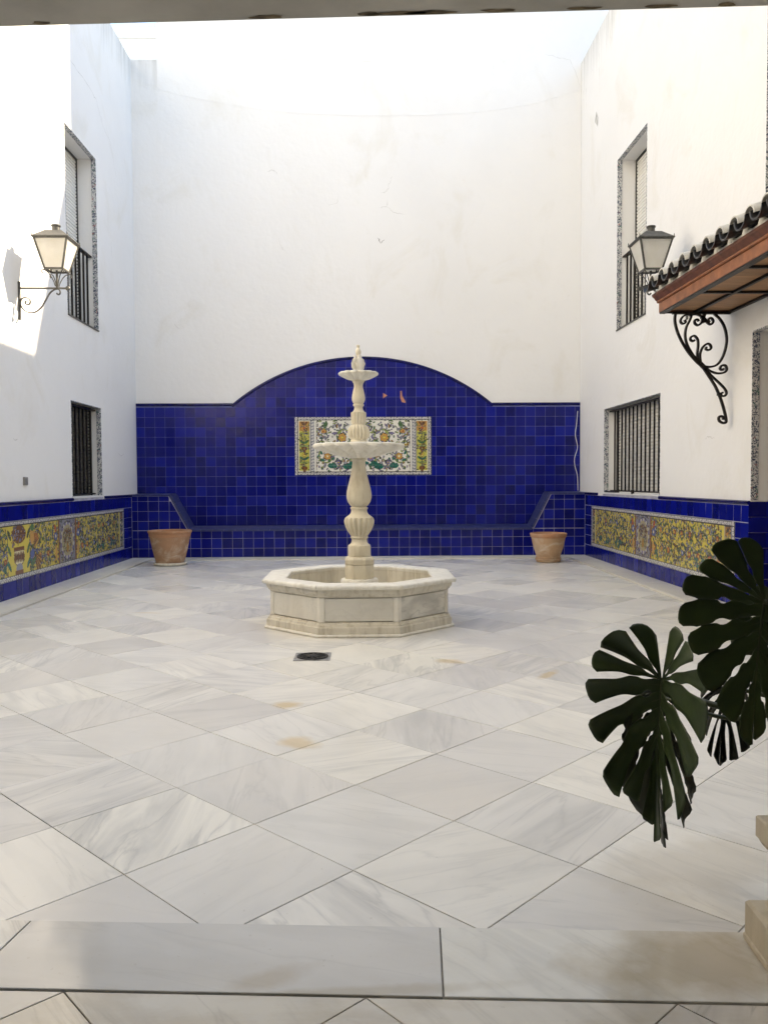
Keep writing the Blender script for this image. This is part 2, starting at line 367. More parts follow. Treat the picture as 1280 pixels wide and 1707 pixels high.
M['leaf'] = m_leaf('monstera leaf', (0.030, 0.050, 0.012)); M['leafold'] = m_leaf('old monstera leaf', (0.026, 0.028, 0.014))
M['stem'] = simple('monstera stem', (0.045, 0.055, 0.018), 0.5, var=0.3)
M['crack'] = simple('plaster crack', (0.50, 0.495, 0.48), 0.9, var=0.3, bump=0)
M['crackdk'] = simple('exposed dark spot', (0.16, 0.15, 0.14), 0.9, var=0.4, bump=0)
M['cable'] = simple('painted cable', (0.74, 0.735, 0.72), 0.6, var=0.06, bump=0)
M['grate'] = simple('cast iron grate', (0.035, 0.033, 0.032), 0.6, 0.5, var=0.4, nscale=40)
M['grateframe'] = simple('galvanised grate frame', (0.30, 0.29, 0.28), 0.6, 0.3, var=0.4, nscale=40)
M['door'] = simple('dark timber door', (0.10, 0.05, 0.028), 0.5, var=0.3, nscale=8)
M['earth'] = simple('ground', (0.34, 0.32, 0.29), 0.95, nscale=0.6)
M['box'] = simple('metal outlet box', (0.25, 0.24, 0.23), 0.5, 0.3)
M['steel'] = simple('dull sheet steel', (0.42, 0.41, 0.38), 0.45, 0.7, var=0.2)
def m_borderstrip():
    n = NT('painted border tile'); p = n.pos()
    v = n.n('TexVoronoi', feature='DISTANCE_TO_EDGE'); n.set(v.inputs['Vector'], p); v.inputs['Scale'].default_value = 42
    a = n.noise(p, 48, 3, 0.6, 1.4)
    k = n.ramp(a, [(0.46, 0.0), (0.53, 1.0)])
    c = n.mix(k, (0.075, 0.09, 0.14), (0.66, 0.67, 0.67))
    c = n.mix(n.ramp(n.noise(p, 31, 2), [(0.60, 0.0), (0.66, 0.8)]), c, (0.05, 0.15, 0.12))
    c = n.mix(n.ramp(n.noise(n.mapv(p, (1, 1, 1), (5, 5, 5)), 24, 2), [(0.66, 0.0), (0.70, 0.7)]), c, (0.36, 0.13, 0.12))
    n.bs(Base_Color=c, Roughness=0.25); return n.m
M['strip'] = m_borderstrip()
def m_paint():
    n = NT('painted ceramic'); at = n.n('Attribute', attribute_name='paint'); p = n.pos()
    c = n.mix(n.ramp(n.noise(p, 60, 5, 0.7), [(0.55, 0.0), (0.75, 0.25)]), at.outputs['Color'], (0.50, 0.47, 0.40))
    n.bs(Base_Color=c, Roughness=0.22); n.bump(n.noise(p, 14, 2), 0.15, 0.006); return n.m
M['paint'] = m_paint()

# ---------------------------------------------------------------- layout constants (metres)
XL, XR = -3.62, 3.46          # faces of the tiled dados
XLP, XRP = -3.64, 3.48        # faces of the plaster
YF, YB = 12.65, 13.03         # face of the low tiled ledge, face of the tall tiled panel
YW = 13.05                    # plaster of the end wall
HT = 7.82                     # height of the side walls
DZ = 1.0                      # dado height

# ---------------------------------------------------------------- ground
g = MB().add([(-400, -400, -0.30), (400, -400, -0.30), (400, 400, -0.30), (-400, 400, -0.30)], [(0, 1, 2, 3)]).build('ground', M['earth'])
tag(g, 'bare ground around and under the houses', 'ground', kind='structure')

# ---------------------------------------------------------------- walls with openings
def holed_wall(u0, u1, v0, v1, holes, thick, fn, parent, name, mat, reveal=0.42):
    us = sorted({u0, u1, *[h[0] for h in holes], *[h[1] for h in holes]}); vs = sorted({v0, v1, *[h[2] for h in holes], *[h[3] for h in holes]})
    m = MB(); idx = {}
    def P(u, v, d):
        k = (round(u, 4), round(v, 4), round(d, 4))
        if k not in idx: idx[k] = len(m.v); m.v.append(tuple(fn(u, v, d)))
        return idx[k]
    inh = lambda u, v: any(h[0] < u < h[1] and h[2] < v < h[3] for h in holes)
    for d in (0, thick):
        for i in range(len(us)-1):
            for j in range(len(vs)-1):
                if not inh((us[i]+us[i+1])/2, (vs[j]+vs[j+1])/2):
                    m.f.append((P(us[i], vs[j], d), P(us[i+1], vs[j], d), P(us[i+1], vs[j+1], d), P(us[i], vs[j+1], d)))
    def side(a, b):
        m.f.append((P(*a, 0), P(*b, 0), P(*b, thick), P(*a, thick)))
    for i in range(len(us)-1):
        side((us[i], v0), (us[i+1], v0)); side((us[i], v1), (us[i+1], v1))
        for h in holes:
            if h[0]-1e-6 <= us[i] and us[i+1] <= h[1]+1e-6: side((us[i], h[2]), (us[i+1], h[2])); side((us[i], h[3]), (us[i+1], h[3]))
    for j in range(len(vs)-1):
        side((u0, vs[j]), (u0, vs[j+1])); side((u1, vs[j]), (u1, vs[j+1]))
        for h in holes:
            if h[2]-1e-6 <= vs[j] and vs[j+1] <= h[3]+1e-6: side((h[0], vs[j]), (h[0], vs[j+1])); side((h[1], vs[j]), (h[1], vs[j+1]))
    return m.build(name, mat, parent)

LW = [(10.13, 11.28, 3.26, 5.59), (10.17, 11.31, 1.0, 2.215)]
RW = [(10.00, 11.16, 3.24, 5.56), (9.48, 11.71, 1.0, 2.215), (5.82, 7.02, 3.25, 5.58), (5.90, 7.22, 0.0, 2.52)]
fL = lambda u, v, d: (XLP - d, u, v)
fR = lambda u, v, d: (XRP + d, u, v)
houseL = thing('house', 'white plastered house wall on the sunlit side with long diagonal crack', 'house', (XLP, 7, 0))
houseR = thing('house', 'white plastered house wall carrying the tiled canopy and iron bracket', 'house', (XRP, 7, 0))
holed_wall(-4.0, 13.45, -0.2, HT, LW, 0.42, fL, houseL, 'wall', M['plaster'])
holed_wall(-4.0, 13.045, -0.2, HT, RW, 0.42, fR, houseR, 'wall', M['plaster'])

def window(house, fn, h, kind, bars, sx):
    """opening h=(y0,y1,z0,z1); border tiles on the reveals, roller shutter set back, iron grille near the face"""
    y0, y1, z0, z1 = h
    fr = MB()                                           # shutter frame
    sd = {'dark': -.115, 'grille': -.07}.get(kind, 0.0); d1 = 0.275 + sd
    for a, b in (((y0, z1-0.022), (y1, z1)), ((y0, z0), (y0+0.02, z1-0.022)), ((y1-0.02, z0), (y1, z1-0.022))):
        fr.prism(rect(a[0]+0.002, a[1]+0.002, b[0]-0.002, b[1]-0.002), 0, 1, lambda u, v, k: fn(u, v, d1 + 0.02 - 0.05*k))
    w = fr.build('window', M['irongrey'] if kind != 'dark' else M['iron'], house)
    sh = MB(); pitch = 0.045; z = z0 + 0.004; smat = M['shutterdark'] if kind == 'dark' else M['shutter']
    while z < z1 - 0.03:
        zt = min(z + pitch - 0.007, z1 - 0.024)
        a, b = y0 + 0.02, y1 - 0.02
        sh.add([fn(a, z, 0.29+sd), fn(b, z, 0.29+sd), fn(b, z+0.008, 0.262+sd), fn(a, z+0.008, 0.262+sd), fn(a, zt-0.006, 0.258+sd), fn(b, zt-0.006, 0.258+sd), fn(b, zt, 0.29+sd), fn(a, zt, 0.29+sd)],
               [(0, 1, 2, 3), (3, 2, 5, 4), (4, 5, 6, 7)]); z += pitch
    sh.add([fn(y0+.03, z0, .292+sd), fn(y1-.03, z0, .292+sd), fn(y1-.03, z1-.036, .292+sd), fn(y0+.03, z1-.036, .292+sd)], [(0, 1, 2, 3)])
    o = sh.build('roller_shutter', smat, w); tag(o, kind='stuff')
    # border tiles round the reveal: far jamb, near jamb and head
    def strip(p, q, nrm, n):
        for i in range(n):
            t0, t1 = i/n, (i+1)/n
            a = [p[k] + (q[k]-p[k])*t0 for k in (0, 1)]; b = [p[k] + (q[k]-p[k])*t1 for k in (0, 1)]
            L = math.hypot(b[0]-a[0], b[1]-a[1]); e = 0.0012/L
            a2 = [a[k] + (b[k]-a[k])*e for k in (0, 1)]; b2 = [b[k] - (b[k]-a[k])*e for k in (0, 1)]
            vs = []
            for off in (0.0, 0.006):
                for (pt, d) in ((a2, -0.004), (b2, -0.004), (b2, 0.060), (a2, 0.060)):
                    vs.append(fn(pt[0] + nrm[0]*off, pt[1] + nrm[1]*off, d))
            MB().add(vs, [(3, 2, 1, 0), (4, 5, 6, 7), (0, 1, 5, 4), (1, 2, 6, 5), (2, 3, 7, 6), (3, 0, 4, 7)]).build('border_tile', M['strip'], w)
    nz = max(3, round((z1-z0)/0.155)); ny = max(3, round((y1-y0)/0.155))
    strip((y1, z0), (y1, z1-0.008), (-1, 0), nz); strip((y0, z0), (y0, z1-0.008), (1, 0), nz); strip((y0, z1), (y1, z1), (0, -1), ny)
    # sill
    bevel = MB().prism(rect(y0+0.002, z0-0.004, y1-0.002, z0+0.012), 0, 1, lambda u, v, k: fn(u, v, 0.24 - 0.255*k)).build('sill', M['plaster'] if kind == 'dark' or kind == 'grille' else M['irongrey'], w)
    bars_y = bars; bd = 0.10
    ztop = (z0 + 1.0) if kind == 'balcony' else z1 - 0.045
    for y in bars_y:
        r = 0.0105 if kind != 'grille' else 0.0092
        MB().prism(rect(y-r, z0+0.03, y+r, ztop), 0, 1, lambda u, v, k: fn(u, v, bd + r - 2*r*k)).build('bar', M['iron'], w)
    MB().prism(rect(y0+0.004, ztop, y1-0.008, ztop+0.018), 0, 1, lambda u, v, k: fn(u, v, bd + 0.03 - 0.06*k)).build('rail', M['iron'], w)
    MB().prism(rect(y0+0.008, z0+0.028, y1-0.008, z0+0.045), 0, 1, lambda u, v, k: fn(u, v, bd + 0.014 - 0.028*k)).build('bottom_rail', M['iron'], w)
    return w
window(houseL, fL, LW[0], 'balcony', [10.13 + 0.148*k for k in range(1, 8)], -1)
window(houseL, fL, LW[1], 'dark', [10.17 + 0.142*k for k in range(1, 8)], -1)
window(houseR, fR, RW[0], 'balcony', [10.00 + 0.148*k for k in range(1, 8)], 1)
w = window(houseR, fR, RW[1], 'grille', [9.48 + 0.158*k for k in range(1, 14)], 1)
MB().tube([fR(10.42, 1.006, -0.01), fR(10.42, 1.06, -0.012)], 0.02, 8).build('bolt', M['iron'], w)
MB().prism(rect(11.2, 1.0, 11.66, 1.03), 0, 1, lambda u, v, k: fR(u, v, 0.06 - 0.06*k)).build('sill_bracket', M['iron'], w)
window(houseR, fR, RW[2], 'balcony', [5.82 + 0.148*k for k in range(1, 8)], 1)
# doorway on the canopy side
dr = MB()
dr.prism(rect(5.93, 0.0, 7.19, 2.49), 0, 1, lambda u, v, k: fR(u, v, 0.33 - 0.04*k))
for (a, b, c, d) in ((6.02, .2, 6.5, 1.05), (6.62, .2, 7.1, 1.05), (6.02, 1.2, 6.5, 2.35), (6.62, 1.2, 7.1, 2.35)):
    dr.prism(rect(a, b, c, d), 0, 1, lambda u, v, k: fR(u, v, 0.291 - 0.03*k), 0.02)
dro = dr.build('door', M['door'], houseR)
MB().tube([fR(6.05, 1.1, .25), fR(6.05, 1.1, .19), fR(6.16, 1.1, .19)], .012).build('handle', M['iron'], dro)
for i in range(10):
    z0 = DZ + 0.004 + i*0.1505
    MB().box((XRP-0.004, 7.214, z0+.001), (XRP+0.062, 7.2215, z0+0.1495)).build('border_tile', M['strip'], dro)
for i in range(8):
    MB().box((XRP-0.004, 7.213-(i+1)*.163, 2.512), (XRP+0.062, 7.213-i*.163-.002, 2.5215)).build('border_tile', M['strip'], dro)
for i in range(7):
    for j in range(2):
        MB().prism(rect(XRP-0.0215+j*.16, .006+i*.1412, XRP+.1365+j*.16, .006+i*.1412+.138), 0, 0.008, lambda u, v, h: (u, 7.22-h, v), 0.002).build('jamb_tile', M['blue'], dro)

MB().box((-12.0, -4.0, 7.0), (XLP-2.6, 12.6, 12.0)).build('sky_block_storey', M['plaster'], houseL)  # unseen storey added to cut skylight on the upper walls
MB().box((-12.0, -4.0, -0.2), (XLP-0.425, 13.4, 6.99)).build('rear_rooms', M['plaster'], houseL)
MB().box((XRP+2.6, -4.0, 7.0), (12.0, 12.6, 9.4)).build('sky_block_storey', M['plaster'], houseR)  # unseen, added against skylight, kept low enough to let the sun past
MB().box((XRP+0.425, -4.0, -0.2), (12.0, 13.0, 6.99)).build('rear_rooms', M['plaster'], houseR)
MB().box((-12.0, -4.0, 12.003), (-8.0, 12.6, 15.0)).build('sky_block_top', M['plaster'], houseL)  # unseen extra block added to screen more sky from the end wall
# cracks and marks
def ribbon(pts, w, fn, parent, name='crack', mat='crack', d=-0.0015, seed=1):
    rr = random.Random(seed); P = []
    for i in range(len(pts)-1):
        for k in range(7):
            t = k/7; P.append((pts[i][0]+(pts[i+1][0]-pts[i][0])*t + rr.uniform(-.012, .012), pts[i][1]+(pts[i+1][1]-pts[i][1])*t + rr.uniform(-.012, .012)))
    P.append(pts[-1]); m = MB(); vs = []
    for i, p in enumerate(P):
        a = P[max(0, i-1)]; b = P[min(len(P)-1, i+1)]; dx, dy = b[0]-a[0], b[1]-a[1]; L = math.hypot(dx, dy) or 1
        ww = w*.62*rr.uniform(.3, 1.0)*(0.3 + 0.7*math.sin(PI*min(1, max(0.02, i/(len(P)-1)))))
        vs += [fn(p[0]-dy/L*ww, p[1]+dx/L*ww, d), fn(p[0]+dy/L*ww, p[1]-dx/L*ww, d)]
    m.add(vs, [(2*i, 2*i+1, 2*i+3, 2*i+2) for i in range(len(P)-1)]); return m.build(name, M[mat], parent)
ribbon([(9.2, 6.75), (9.67, 6.50), (10.27, 6.44), (10.87, 6.47), (11.34, 6.42), (11.63, 6.19), (11.98, 6.08), (12.2, 5.7)], 0.008, fL, houseL, seed=3)
ribbon([(11.9, 4.75), (11.93, 4.45)], 0.006, fL, houseL, seed=5)
ribbon([(12.05, 1.62), (12.2, 1.58), (12.35, 1.62)], 0.006, fL, houseL, seed=6)
ribbon([(8.5, 1.645), (8.62, 1.645)], 0.012, fL, houseL, 'scuff', seed=8)
ribbon([(8.0, 1.60), (8.12, 1.63), (8.22, 1.605)], 0.010, fR, houseR, 'scuff', seed=9)
MB().add([fR(12.12, 6.42, -.002), fR(12.28, 6.56, -.002), fR(12.2, 6.68, -.002), fR(12.1, 6.55, -.002)], [(0, 1, 2, 3)]).build('missing_plaster', M['crack'], houseR)
for k, (y, zt, L) in enumerate([(12.75, 7.7, .8), (12.4, 7.75, .5), (12.05, 7.8, .9), (11.7, 7.8, .45), (11.5, 7.8, .6), (12.9, 7.6, .6)]):
    ribbon([(y, zt), (y+.02, zt-L*.5), (y, zt-L)], 0.007, fR, houseR, 'drip_stain', seed=20+k)
bevel_box((XLP-0.01, 8.715, 1.165), (XLP+0.022, 8.80, 1.255), 0.006).build('outlet_box', M['box'], houseL)

# ---------------------------------------------------------------- the tall end building
bk = thing('building', 'tall white building closing the courtyard behind the arched blue tiles', 'building', (0, YW, 0))
MB().box((-3.23, YW, -0.2), (4.30, 17.5, 15.0)).build('wall', M['plaster_tall'], bk)
MB().box((4.303, YW+0.0, -0.2), (13.0, 17.4, 11.15)).build('lower_wing', M['plaster_tall'], bk)
MB().box((-3.70, YW+0.012, -0.2), (-3.233, 17.3, 7.83)).build('side_wing', M['plaster'], bk)
fB = lambda u, v, d: (u, YW + d, v)
for k, (pts, w_, mt) in enumerate([([(.46, 6.02), (.40, 5.86), (.35, 5.78), (.29, 5.77)], .006, 'crack'), ([(.39, 5.66), (.37, 5.56), (.26, 5.53)], .006, 'crack'), ([(.37, 5.56), (.50, 5.46), (.66, 5.44)], .006, 'crack'),
        ([(.24, 5.06), (.27, 4.98)], .013, 'crackdk'), ([(.27, 4.98), (.34, 5.04)], .008, 'crackdk'), ([(-1.52, 6.1), (-1.42, 6.12), (-1.35, 6.06)], .006, 'crack'), ([(-1.35, 5.06), (-1.30, 4.90), (-1.24, 4.86)], .005, 'crack'),
        ([(-.55, 5.58), (-.42, 5.60), (-.40, 5.70)], .005, 'crack'), ([(-2.6, 7.82), (-1.6, 7.86), (-.3, 7.80), (1.2, 7.86)], .004, 'crack'), ([(-3.0, 3.7), (-2.95, 3.62)], .008, 'crack'), ([(2.9, 7.95), (3.3, 7.86), (3.46, 7.45)], .005, 'crack')]):
    ribbon(pts, w_, fB, bk, mat=mt, seed=40+k)
# cable sagging across the end wall
cp = [(-3.58, 7.445), (-2.59, 7.22), (-1.37, 7.032), (-0.04, 6.974), (1.48, 7.01), (2.63, 7.158), (3.46, 7.40)]
c = MB().tube(smooth_path([(x, YW-0.012, z) for x, z in cp], 6), 0.0016, 6).build('cable', M['cable'], smooth=60)
tag(c, 'thin whitewashed cable sagging across the upper end wall', 'cable')
cp = [(3.43, 2.30), (3.415, 2.1), (3.395, 1.92), (3.43, 1.72), (3.385, 1.55), (3.39, 1.42), (3.43, 1.26), (3.44, 1.02)]
c = MB().tube(smooth_path([(x, YB-0.022, z) for x, z in cp], 6), 0.0055, 6).build('cable', M['cable'], smooth=60)
tag(c, 'loose white cable hanging down the edge of the blue tiles', 'cable')
# far house over the notch
fh = thing('house', 'distant white house seen through the notch under the blue sky', 'house', (-7, 22, 0))
MB().box((-11, 22, -0.2), (-3.0, 30, 12.9)).build('wall', M['plaster_tall'], fh)
MB().box((-11.06, 21.94, 12.9), (-2.94, 30.06, 13.17)).build('parapet', M['plaster_tall'], fh)

# ---------------------------------------------------------------- porch over the camera
DIR = Vector((1.0, -0.0622, 0)).normalized(); NRM = Vector((0.0622, 1.0, 0)).normalized()   # along and across the porch opening
P0 = Vector((0.036, 2.126, 0))
def fP(u, v, h): return (P0 + DIR*u + NRM*v + Vector((0, 0, h)))[:]
porch = thing('porch', 'shaded porch with plastered beam across the top of the view', 'porch', (0, 2.1, 0))
BZ = 2.392
MB().prism(rect(-3.70, -0.42, 3.50, 0.0), BZ, BZ+0.45, fP, 0.004).build('beam', M['beam'], porch)
MB().prism(rect(-3.70, -0.40, 3.50, -0.02), BZ+0.452, 17.0, fP).build('sky_block_facade', M['beam'], porch)  # unseen facade, made tall to block sky and beige to cut bounce
MB().prism(rect(-3.70, -6.2, 3.50, -0.424), BZ+0.30, BZ+0.50, fP).build('ceiling', M['beam'], porch)
MB().box((XLP+0.01, -4.2, -0.2), (XRP-0.01, -4.0, 3.2)).build('rear_wall', M['plaster'], porch)
for k, (u, wd) in enumerate([(-.87, .03), (.06, .10), (.14, .07), (-.02, .04), (.31, .05), (.52, .06), (.72, .05), (.88, .03), (-.28, .05)]):
    vs = [(u + wd*math.cos(a)*random.uniform(.6, 1.1), -0.012 + 0.011*math.sin(a)*random.uniform(.5, 1)) for a in [2*PI*i/12 for i in range(12)]]
    vs = [(x, min(y, -0.003)) for x, y in vs]
    MB().add([fP(x, y, BZ-0.0012) for x, y in vs], [tuple(range(12))]).build('flaked_patch', M['beamstain'], porch)

# ---------------------------------------------------------------- floors
T = 0.4945; TA = 0.7877; T0 = (-0.3917, 2.0966)
cu, su = math.cos(TA), math.sin(TA)
floor = MB().box((XLP, 1.6, -0.25), (XRP, YW, -0.012)).build('courtyard_floor', M['joint'])
tag(floor, 'courtyard floor of pale marble squares laid diagonally', 'floor', kind='structure')
BX0, BX1, BY1 = -3.25, 3.10, 12.26
lim = [(-1, 0, -BX0-0.004), (1, 0, BX1-0.004), (0, 1, BY1-0.004)]
J = 0.0015
sq = rect(J, J, T-J, T-J)
full = MB().prism([(x - T/2, y - T/2) for x, y in sq], -0.012, 0.0, lambda u, v, h: (u, v, h), 0.0015).mesh('floor_tile', M['marble'])
tiles = []
for iu in range(-12, 26):
    for iv in range(-12, 26):
        poly = [(T0[0] + cu*(x + iu*T) - su*(y + iv*T), T0[1] + su*(x + iu*T) + cu*(y + iv*T)) for x, y in sq]
        q = poly
        for a, b, d in lim + [(-NRM.x, -NRM.y, -(NRM.dot(P0)+0.003))]:
            q = clip(q, a, b, d)
            if not q: break
        if not q: continue
        q = clean(q)
        if len(q) < 3 or abs(area2(q)) < 0.0006: continue
        cx, cy = sum(p[0] for p in q)/len(q), sum(p[1] for p in q)/len(q)
        if math.hypot(cx+.045, cy-6.9) < 0.48: continue       # wholly under the fountain basin
        tiles.append((math.hypot(cx, cy), len(q) == 4 and abs(abs(area2(q)) - abs(area2(poly))) < 1e-4, q, cx, cy))
tiles.sort(key=lambda t: t[0])
rest = MB()
for k, (d, isf, q, cx, cy) in enumerate(tiles):
    dz = random.uniform(-0.0006, 0.0006)
    if k >= 298: rest.prism(q, -0.012, 0.0, lambda u, v, h: (u, v, h), 0.0015); continue
    tilt = (random.uniform(-.0010, .0010), random.uniform(-.0010, .0010), TA + (PI/2)*random.randint(0, 3))
    if isf: link('floor_tile', full, floor, (cx, cy, dz), tilt)
    else: MB().prism([(x-cx, y-cy) for x, y in q], -0.012, 0.0, lambda u, v, h: (u, v, h), 0.0015).build('floor_tile', M['marble'], floor, loc=(cx, cy, dz))
if rest.v: tag(rest.build('floor_tile', M['marble'], floor), kind='stuff')
# border slabs along the walls, a little proud, with a nosing
def slabs(a, b, n, axis, c0, c1, h=0.010):
    for i in range(n):
        s0 = a + (b-a)*i/n + 0.0015; s1 = a + (b-a)*(i+1)/n - 0.0015
        r_ = rect(c0, s0, c1, s1) if axis == 'y' else rect(s0, c0, s1, c1)
        MB().prism(r_, -0.012, h, lambda u, v, hh: (u, v, hh), 0.002).build('border_slab', M['border'], floor)
slabs(2.2, YF-0.001, 9, 'y', XL+0.0, BX0-0.045); slabs(2.2, BY1, 9, 'y', BX0-0.043, BX0-0.008, 0.014)
slabs(2.2, YF-0.001, 9, 'y', BX1+0.045, XR-0.0); slabs(2.2, BY1, 9, 'y', BX1+0.004, BX1+0.043, 0.016)
slabs(BX0-0.043, BX1+0.043, 6, 'x', BY1+0.045, YF-0.001); slabs(BX0+0.002, BX1, 6, 'x', BY1+0.003, BY1+0.043, 0.014)
# threshold
th = thing('threshold', 'pale marble threshold slabs with a brown stain across the front of the courtyard', 'threshold', (0, 2.0, 0))
TW = 0.292
MB().prism(rect(-3.4, -TW-0.003, 3.3, -0.004), -0.2, -0.0045, fP).build('bed', M['joint'], th)
cuts = [-3.4, -2.05, -0.955, 0.158, 1.33, 2.4, 3.3]
for a, b in zip(cuts[:-1], cuts[1:]):
    dx = 0.0 if a != -0.955 else 0.0
    MB().prism([(a+.002 + (-.028 if a == -.955 else 0.), -TW), (b-.002 + (-.028 if b == -.955 else 0.), -TW), (b-.002, 0.0), (a+.002, 0.0)], -0.004, 0.004, fP, 0.0018).build('slab', M['threshold'], th)
# porch floor
pf = MB().box((XLP, -4.0, -0.25), (XRP, 1.6, -0.012)).build('porch_floor', M['joint']); tag(pf, 'porch floor of stained marble squares along the bottom edge', 'floor', kind='structure')
pa = math.atan2(DIR.y, DIR.x) + PI/4; ca, sa = math.cos(pa), math.sin(pa); OP = Vector((-0.004, 1.832, 0)); TP = 0.504
pt = MB().prism([(x*TP/T - TP/2, y*TP/T - TP/2) for x, y in sq], -0.012, 0.0, lambda u, v, h: (u, v, h), 0.0015).mesh('floor_tile', M['porchmarble'])
for iu in range(-6, 8):
    for iv in range(-6, 8):
        poly = [(OP.x + ca*(x*TP/T + iu*TP) - sa*(y*TP/T + iv*TP), OP.y + sa*(x*TP/T + iu*TP) + ca*(y*TP/T + iv*TP)) for x, y in sq]
        q = poly
        for a, b, d in [(-1, 0, -XLP), (1, 0, XRP), (0, -1, 0.8), (NRM.x, NRM.y, NRM.dot(P0) - TW - 0.004)]:
            q = clip(q, a, b, d)
            if not q: break
        if not q: continue
        q = clean(q)
        if len(q) < 3 or abs(area2(q)) < 0.0006: continue
        if abs(abs(area2(q)) - abs(area2(poly))) < 1e-4 and len(q) == 4:
            cx, cy = sum(p[0] for p in q)/4, sum(p[1] for p in q)/4; link('floor_tile', pt, pf, (cx, cy, 0), (0, 0, pa))
        else: MB().prism(q, -0.012, 0.0, lambda u, v, h: (u, v, h), 0.0015).build('floor_tile', M['porchmarble'], pf)

# ---------------------------------------------------------------- cobalt tiles
def tile_set(parent, cells, fn, pitch_u, pitch_v, ax, limit=300, th=0.010, mat='blue', name='tile', keyf=None):
    """cells: polygons in (u,v); whole squares share one mesh; fn(u,v,h) -> xyz (affine)"""
    o0 = Vector(fn(0, 0, 0)); eu = Vector(fn(1, 0, 0)) - o0; ev = Vector(fn(0, 1, 0)) - o0; en = Vector(fn(0, 0, 1)) - o0
    B = Matrix((eu, ev, en)).transposed(); cache = {}; rest = MB()
    if keyf: cells = sorted(cells, key=keyf)
    for k, q in enumerate(cells):
        us = [p[0] for p in q]; vs = [p[1] for p in q]; cu_, cv_ = (min(us)+max(us))/2, (min(vs)+max(vs))/2
        loc = [(round(p[0]-cu_, 4), round(p[1]-cv_, 4)) for p in q]
        if k >= limit:
            rest.prism(q, 0, th + random.uniform(-.001, .001), fn, 0.0022); continue
        key = tuple(loc)
        R = Matrix.Rotation(max(-.014, min(.014, random.gauss(0, .0075))), 3, 'X') @ Matrix.Rotation(max(-.014, min(.014, random.gauss(0, .0075))), 3, 'Y')
        if key not in cache:
            cache[key] = MB().prism(loc, 0, th, lambda u, v, h: (B @ Vector((u, v, h)))[:], 0.0022).mesh(name, M[mat])
        o = link(name, cache[key], None, fn(cu_, cv_, random.uniform(-.0008, .0008)))
        o.rotation_euler = (B @ R @ B.inverted()).to_euler(); adopt(o, parent)
    if rest.v: tag(rest.build(name, M[mat], parent), kind='stuff')
def grid_cells(us, vs, g=0.0021):
    return [rect(us[i]+g, vs[j]+g, us[i+1]-g, vs[j+1]-g) for i in range(len(us)-1) for j in range(len(vs)-1)]
def lines(a, b, first, pitch):
    out = [a]; x = first
    while x < b - 0.012:
        if x > a + 0.012: out.append(x)
        x += pitch
    out.append(b); return out
ACX, AR, ACZ = -0.025, 3.215, -0.08            # arch centre, radius of tile edge, centre height
arch = thing('tiled_arch', 'tall cobalt blue tile panel with arched top on the end wall', 'tiled arch', (0, YB, 0.45))
PX = (-1.117, 1.075); PZ = (1.29, 2.22)        # framed picture inside it
fT = lambda u, v, h: (u, YW - 0.012 - h, v)
us = lines(XLP+0.003, XRP-0.003, -3.50 - 0.1603, 0.1603); vs = [0.40 + (0.485-0.40)] + [0.485 + 0.1577*k for k in range(1, 18)]
ZS = 2.395
cells = []
circ = [(ACX + AR*math.cos(a), ACZ + AR*math.sin(a)) for a in [PI*(i+.5)/96 for i in range(96)]]
def in_rect_cut(q):
    """cut the picture rectangle out of a cell"""
    u0, u1 = min(p[0] for p in q), max(p[0] for p in q); v0, v1 = min(p[1] for p in q), max(p[1] for p in q); g = 0.002
    if u1 <= PX[0] or u0 >= PX[1] or v1 <= PZ[0] or v0 >= PZ[1]: return [q]
    out = []
    if u0 < PX[0]: out.append(rect(u0, v0, min(u1, PX[0]-g), v1))
    if u1 > PX[1]: out.append(rect(max(u0, PX[1]+g), v0, u1, v1))
    m0, m1 = max(u0, PX[0]), min(u1, PX[1])
    if v0 < PZ[0]: out.append(rect(m0, v0, m1, min(v1, PZ[0]-g)))
    if v1 > PZ[1]: out.append(rect(m0, max(v0, PZ[1]+g), m1, v1))
    return [o for o in out if o[1][0]-o[0][0] > .012 and o[2][1]-o[1][1] > .012]
for q in grid_cells(us, vs):
    if q[0][1] < ZS - .02:
        low = clip(q, 0, 1, ZS - .002)
        cu_ = (q[0][0]+q[1][0])/2
        if q[2][1] > ZS and abs(cu_-ACX) < 2.06:      # cell straddles the spring line inside the arch
            low = q
            for i in range(96):
                a = PI*(i+.5)/96; low = clip(low, math.cos(a), math.sin(a), AR + ACX*math.cos(a) + ACZ*math.sin(a))
        low = clean(low)
        if len(low) >= 3: cells += in_rect_cut(low) if len(low) == 4 else [low]
    else:
        r_ = q
        for i in range(96):
            a = PI*(i+.5)/96; r_ = clip(r_, math.cos(a), math.sin(a), AR + ACX*math.cos(a) + ACZ*math.sin(a))
            if not r_: break
        r_ = clean(r_) if r_ else []
        if len(r_) >= 3 and abs(area2(r_)) > .0012: cells.append(r_)
tile_set(arch, cells, fT, .16, .16, 'x', limit=299, keyf=lambda q: math.hypot(q[0][0], (q[0][1]-1.9)*1.2))
gm = MB()
gm.add([fT(u, v, 0.0072) for u, v in [(XLP+.003, .40), (XRP-.003, .40), (XRP-.003, ZS), (ACX+2.06, ZS), (ACX-2.06, ZS), (XLP+.003, ZS)]], [(0, 1, 2, 3, 4, 5)])
ar = [(ACX + AR*math.cos(a), ACZ + AR*math.sin(a)) for a in np.linspace(math.acos(2.058/AR), PI - math.acos(2.058/AR), 40)]
gm.add([fT(u, v, 0.0072) for u, v in ar], [tuple(range(40))])
gm.build('grout', M['grout'], arch)
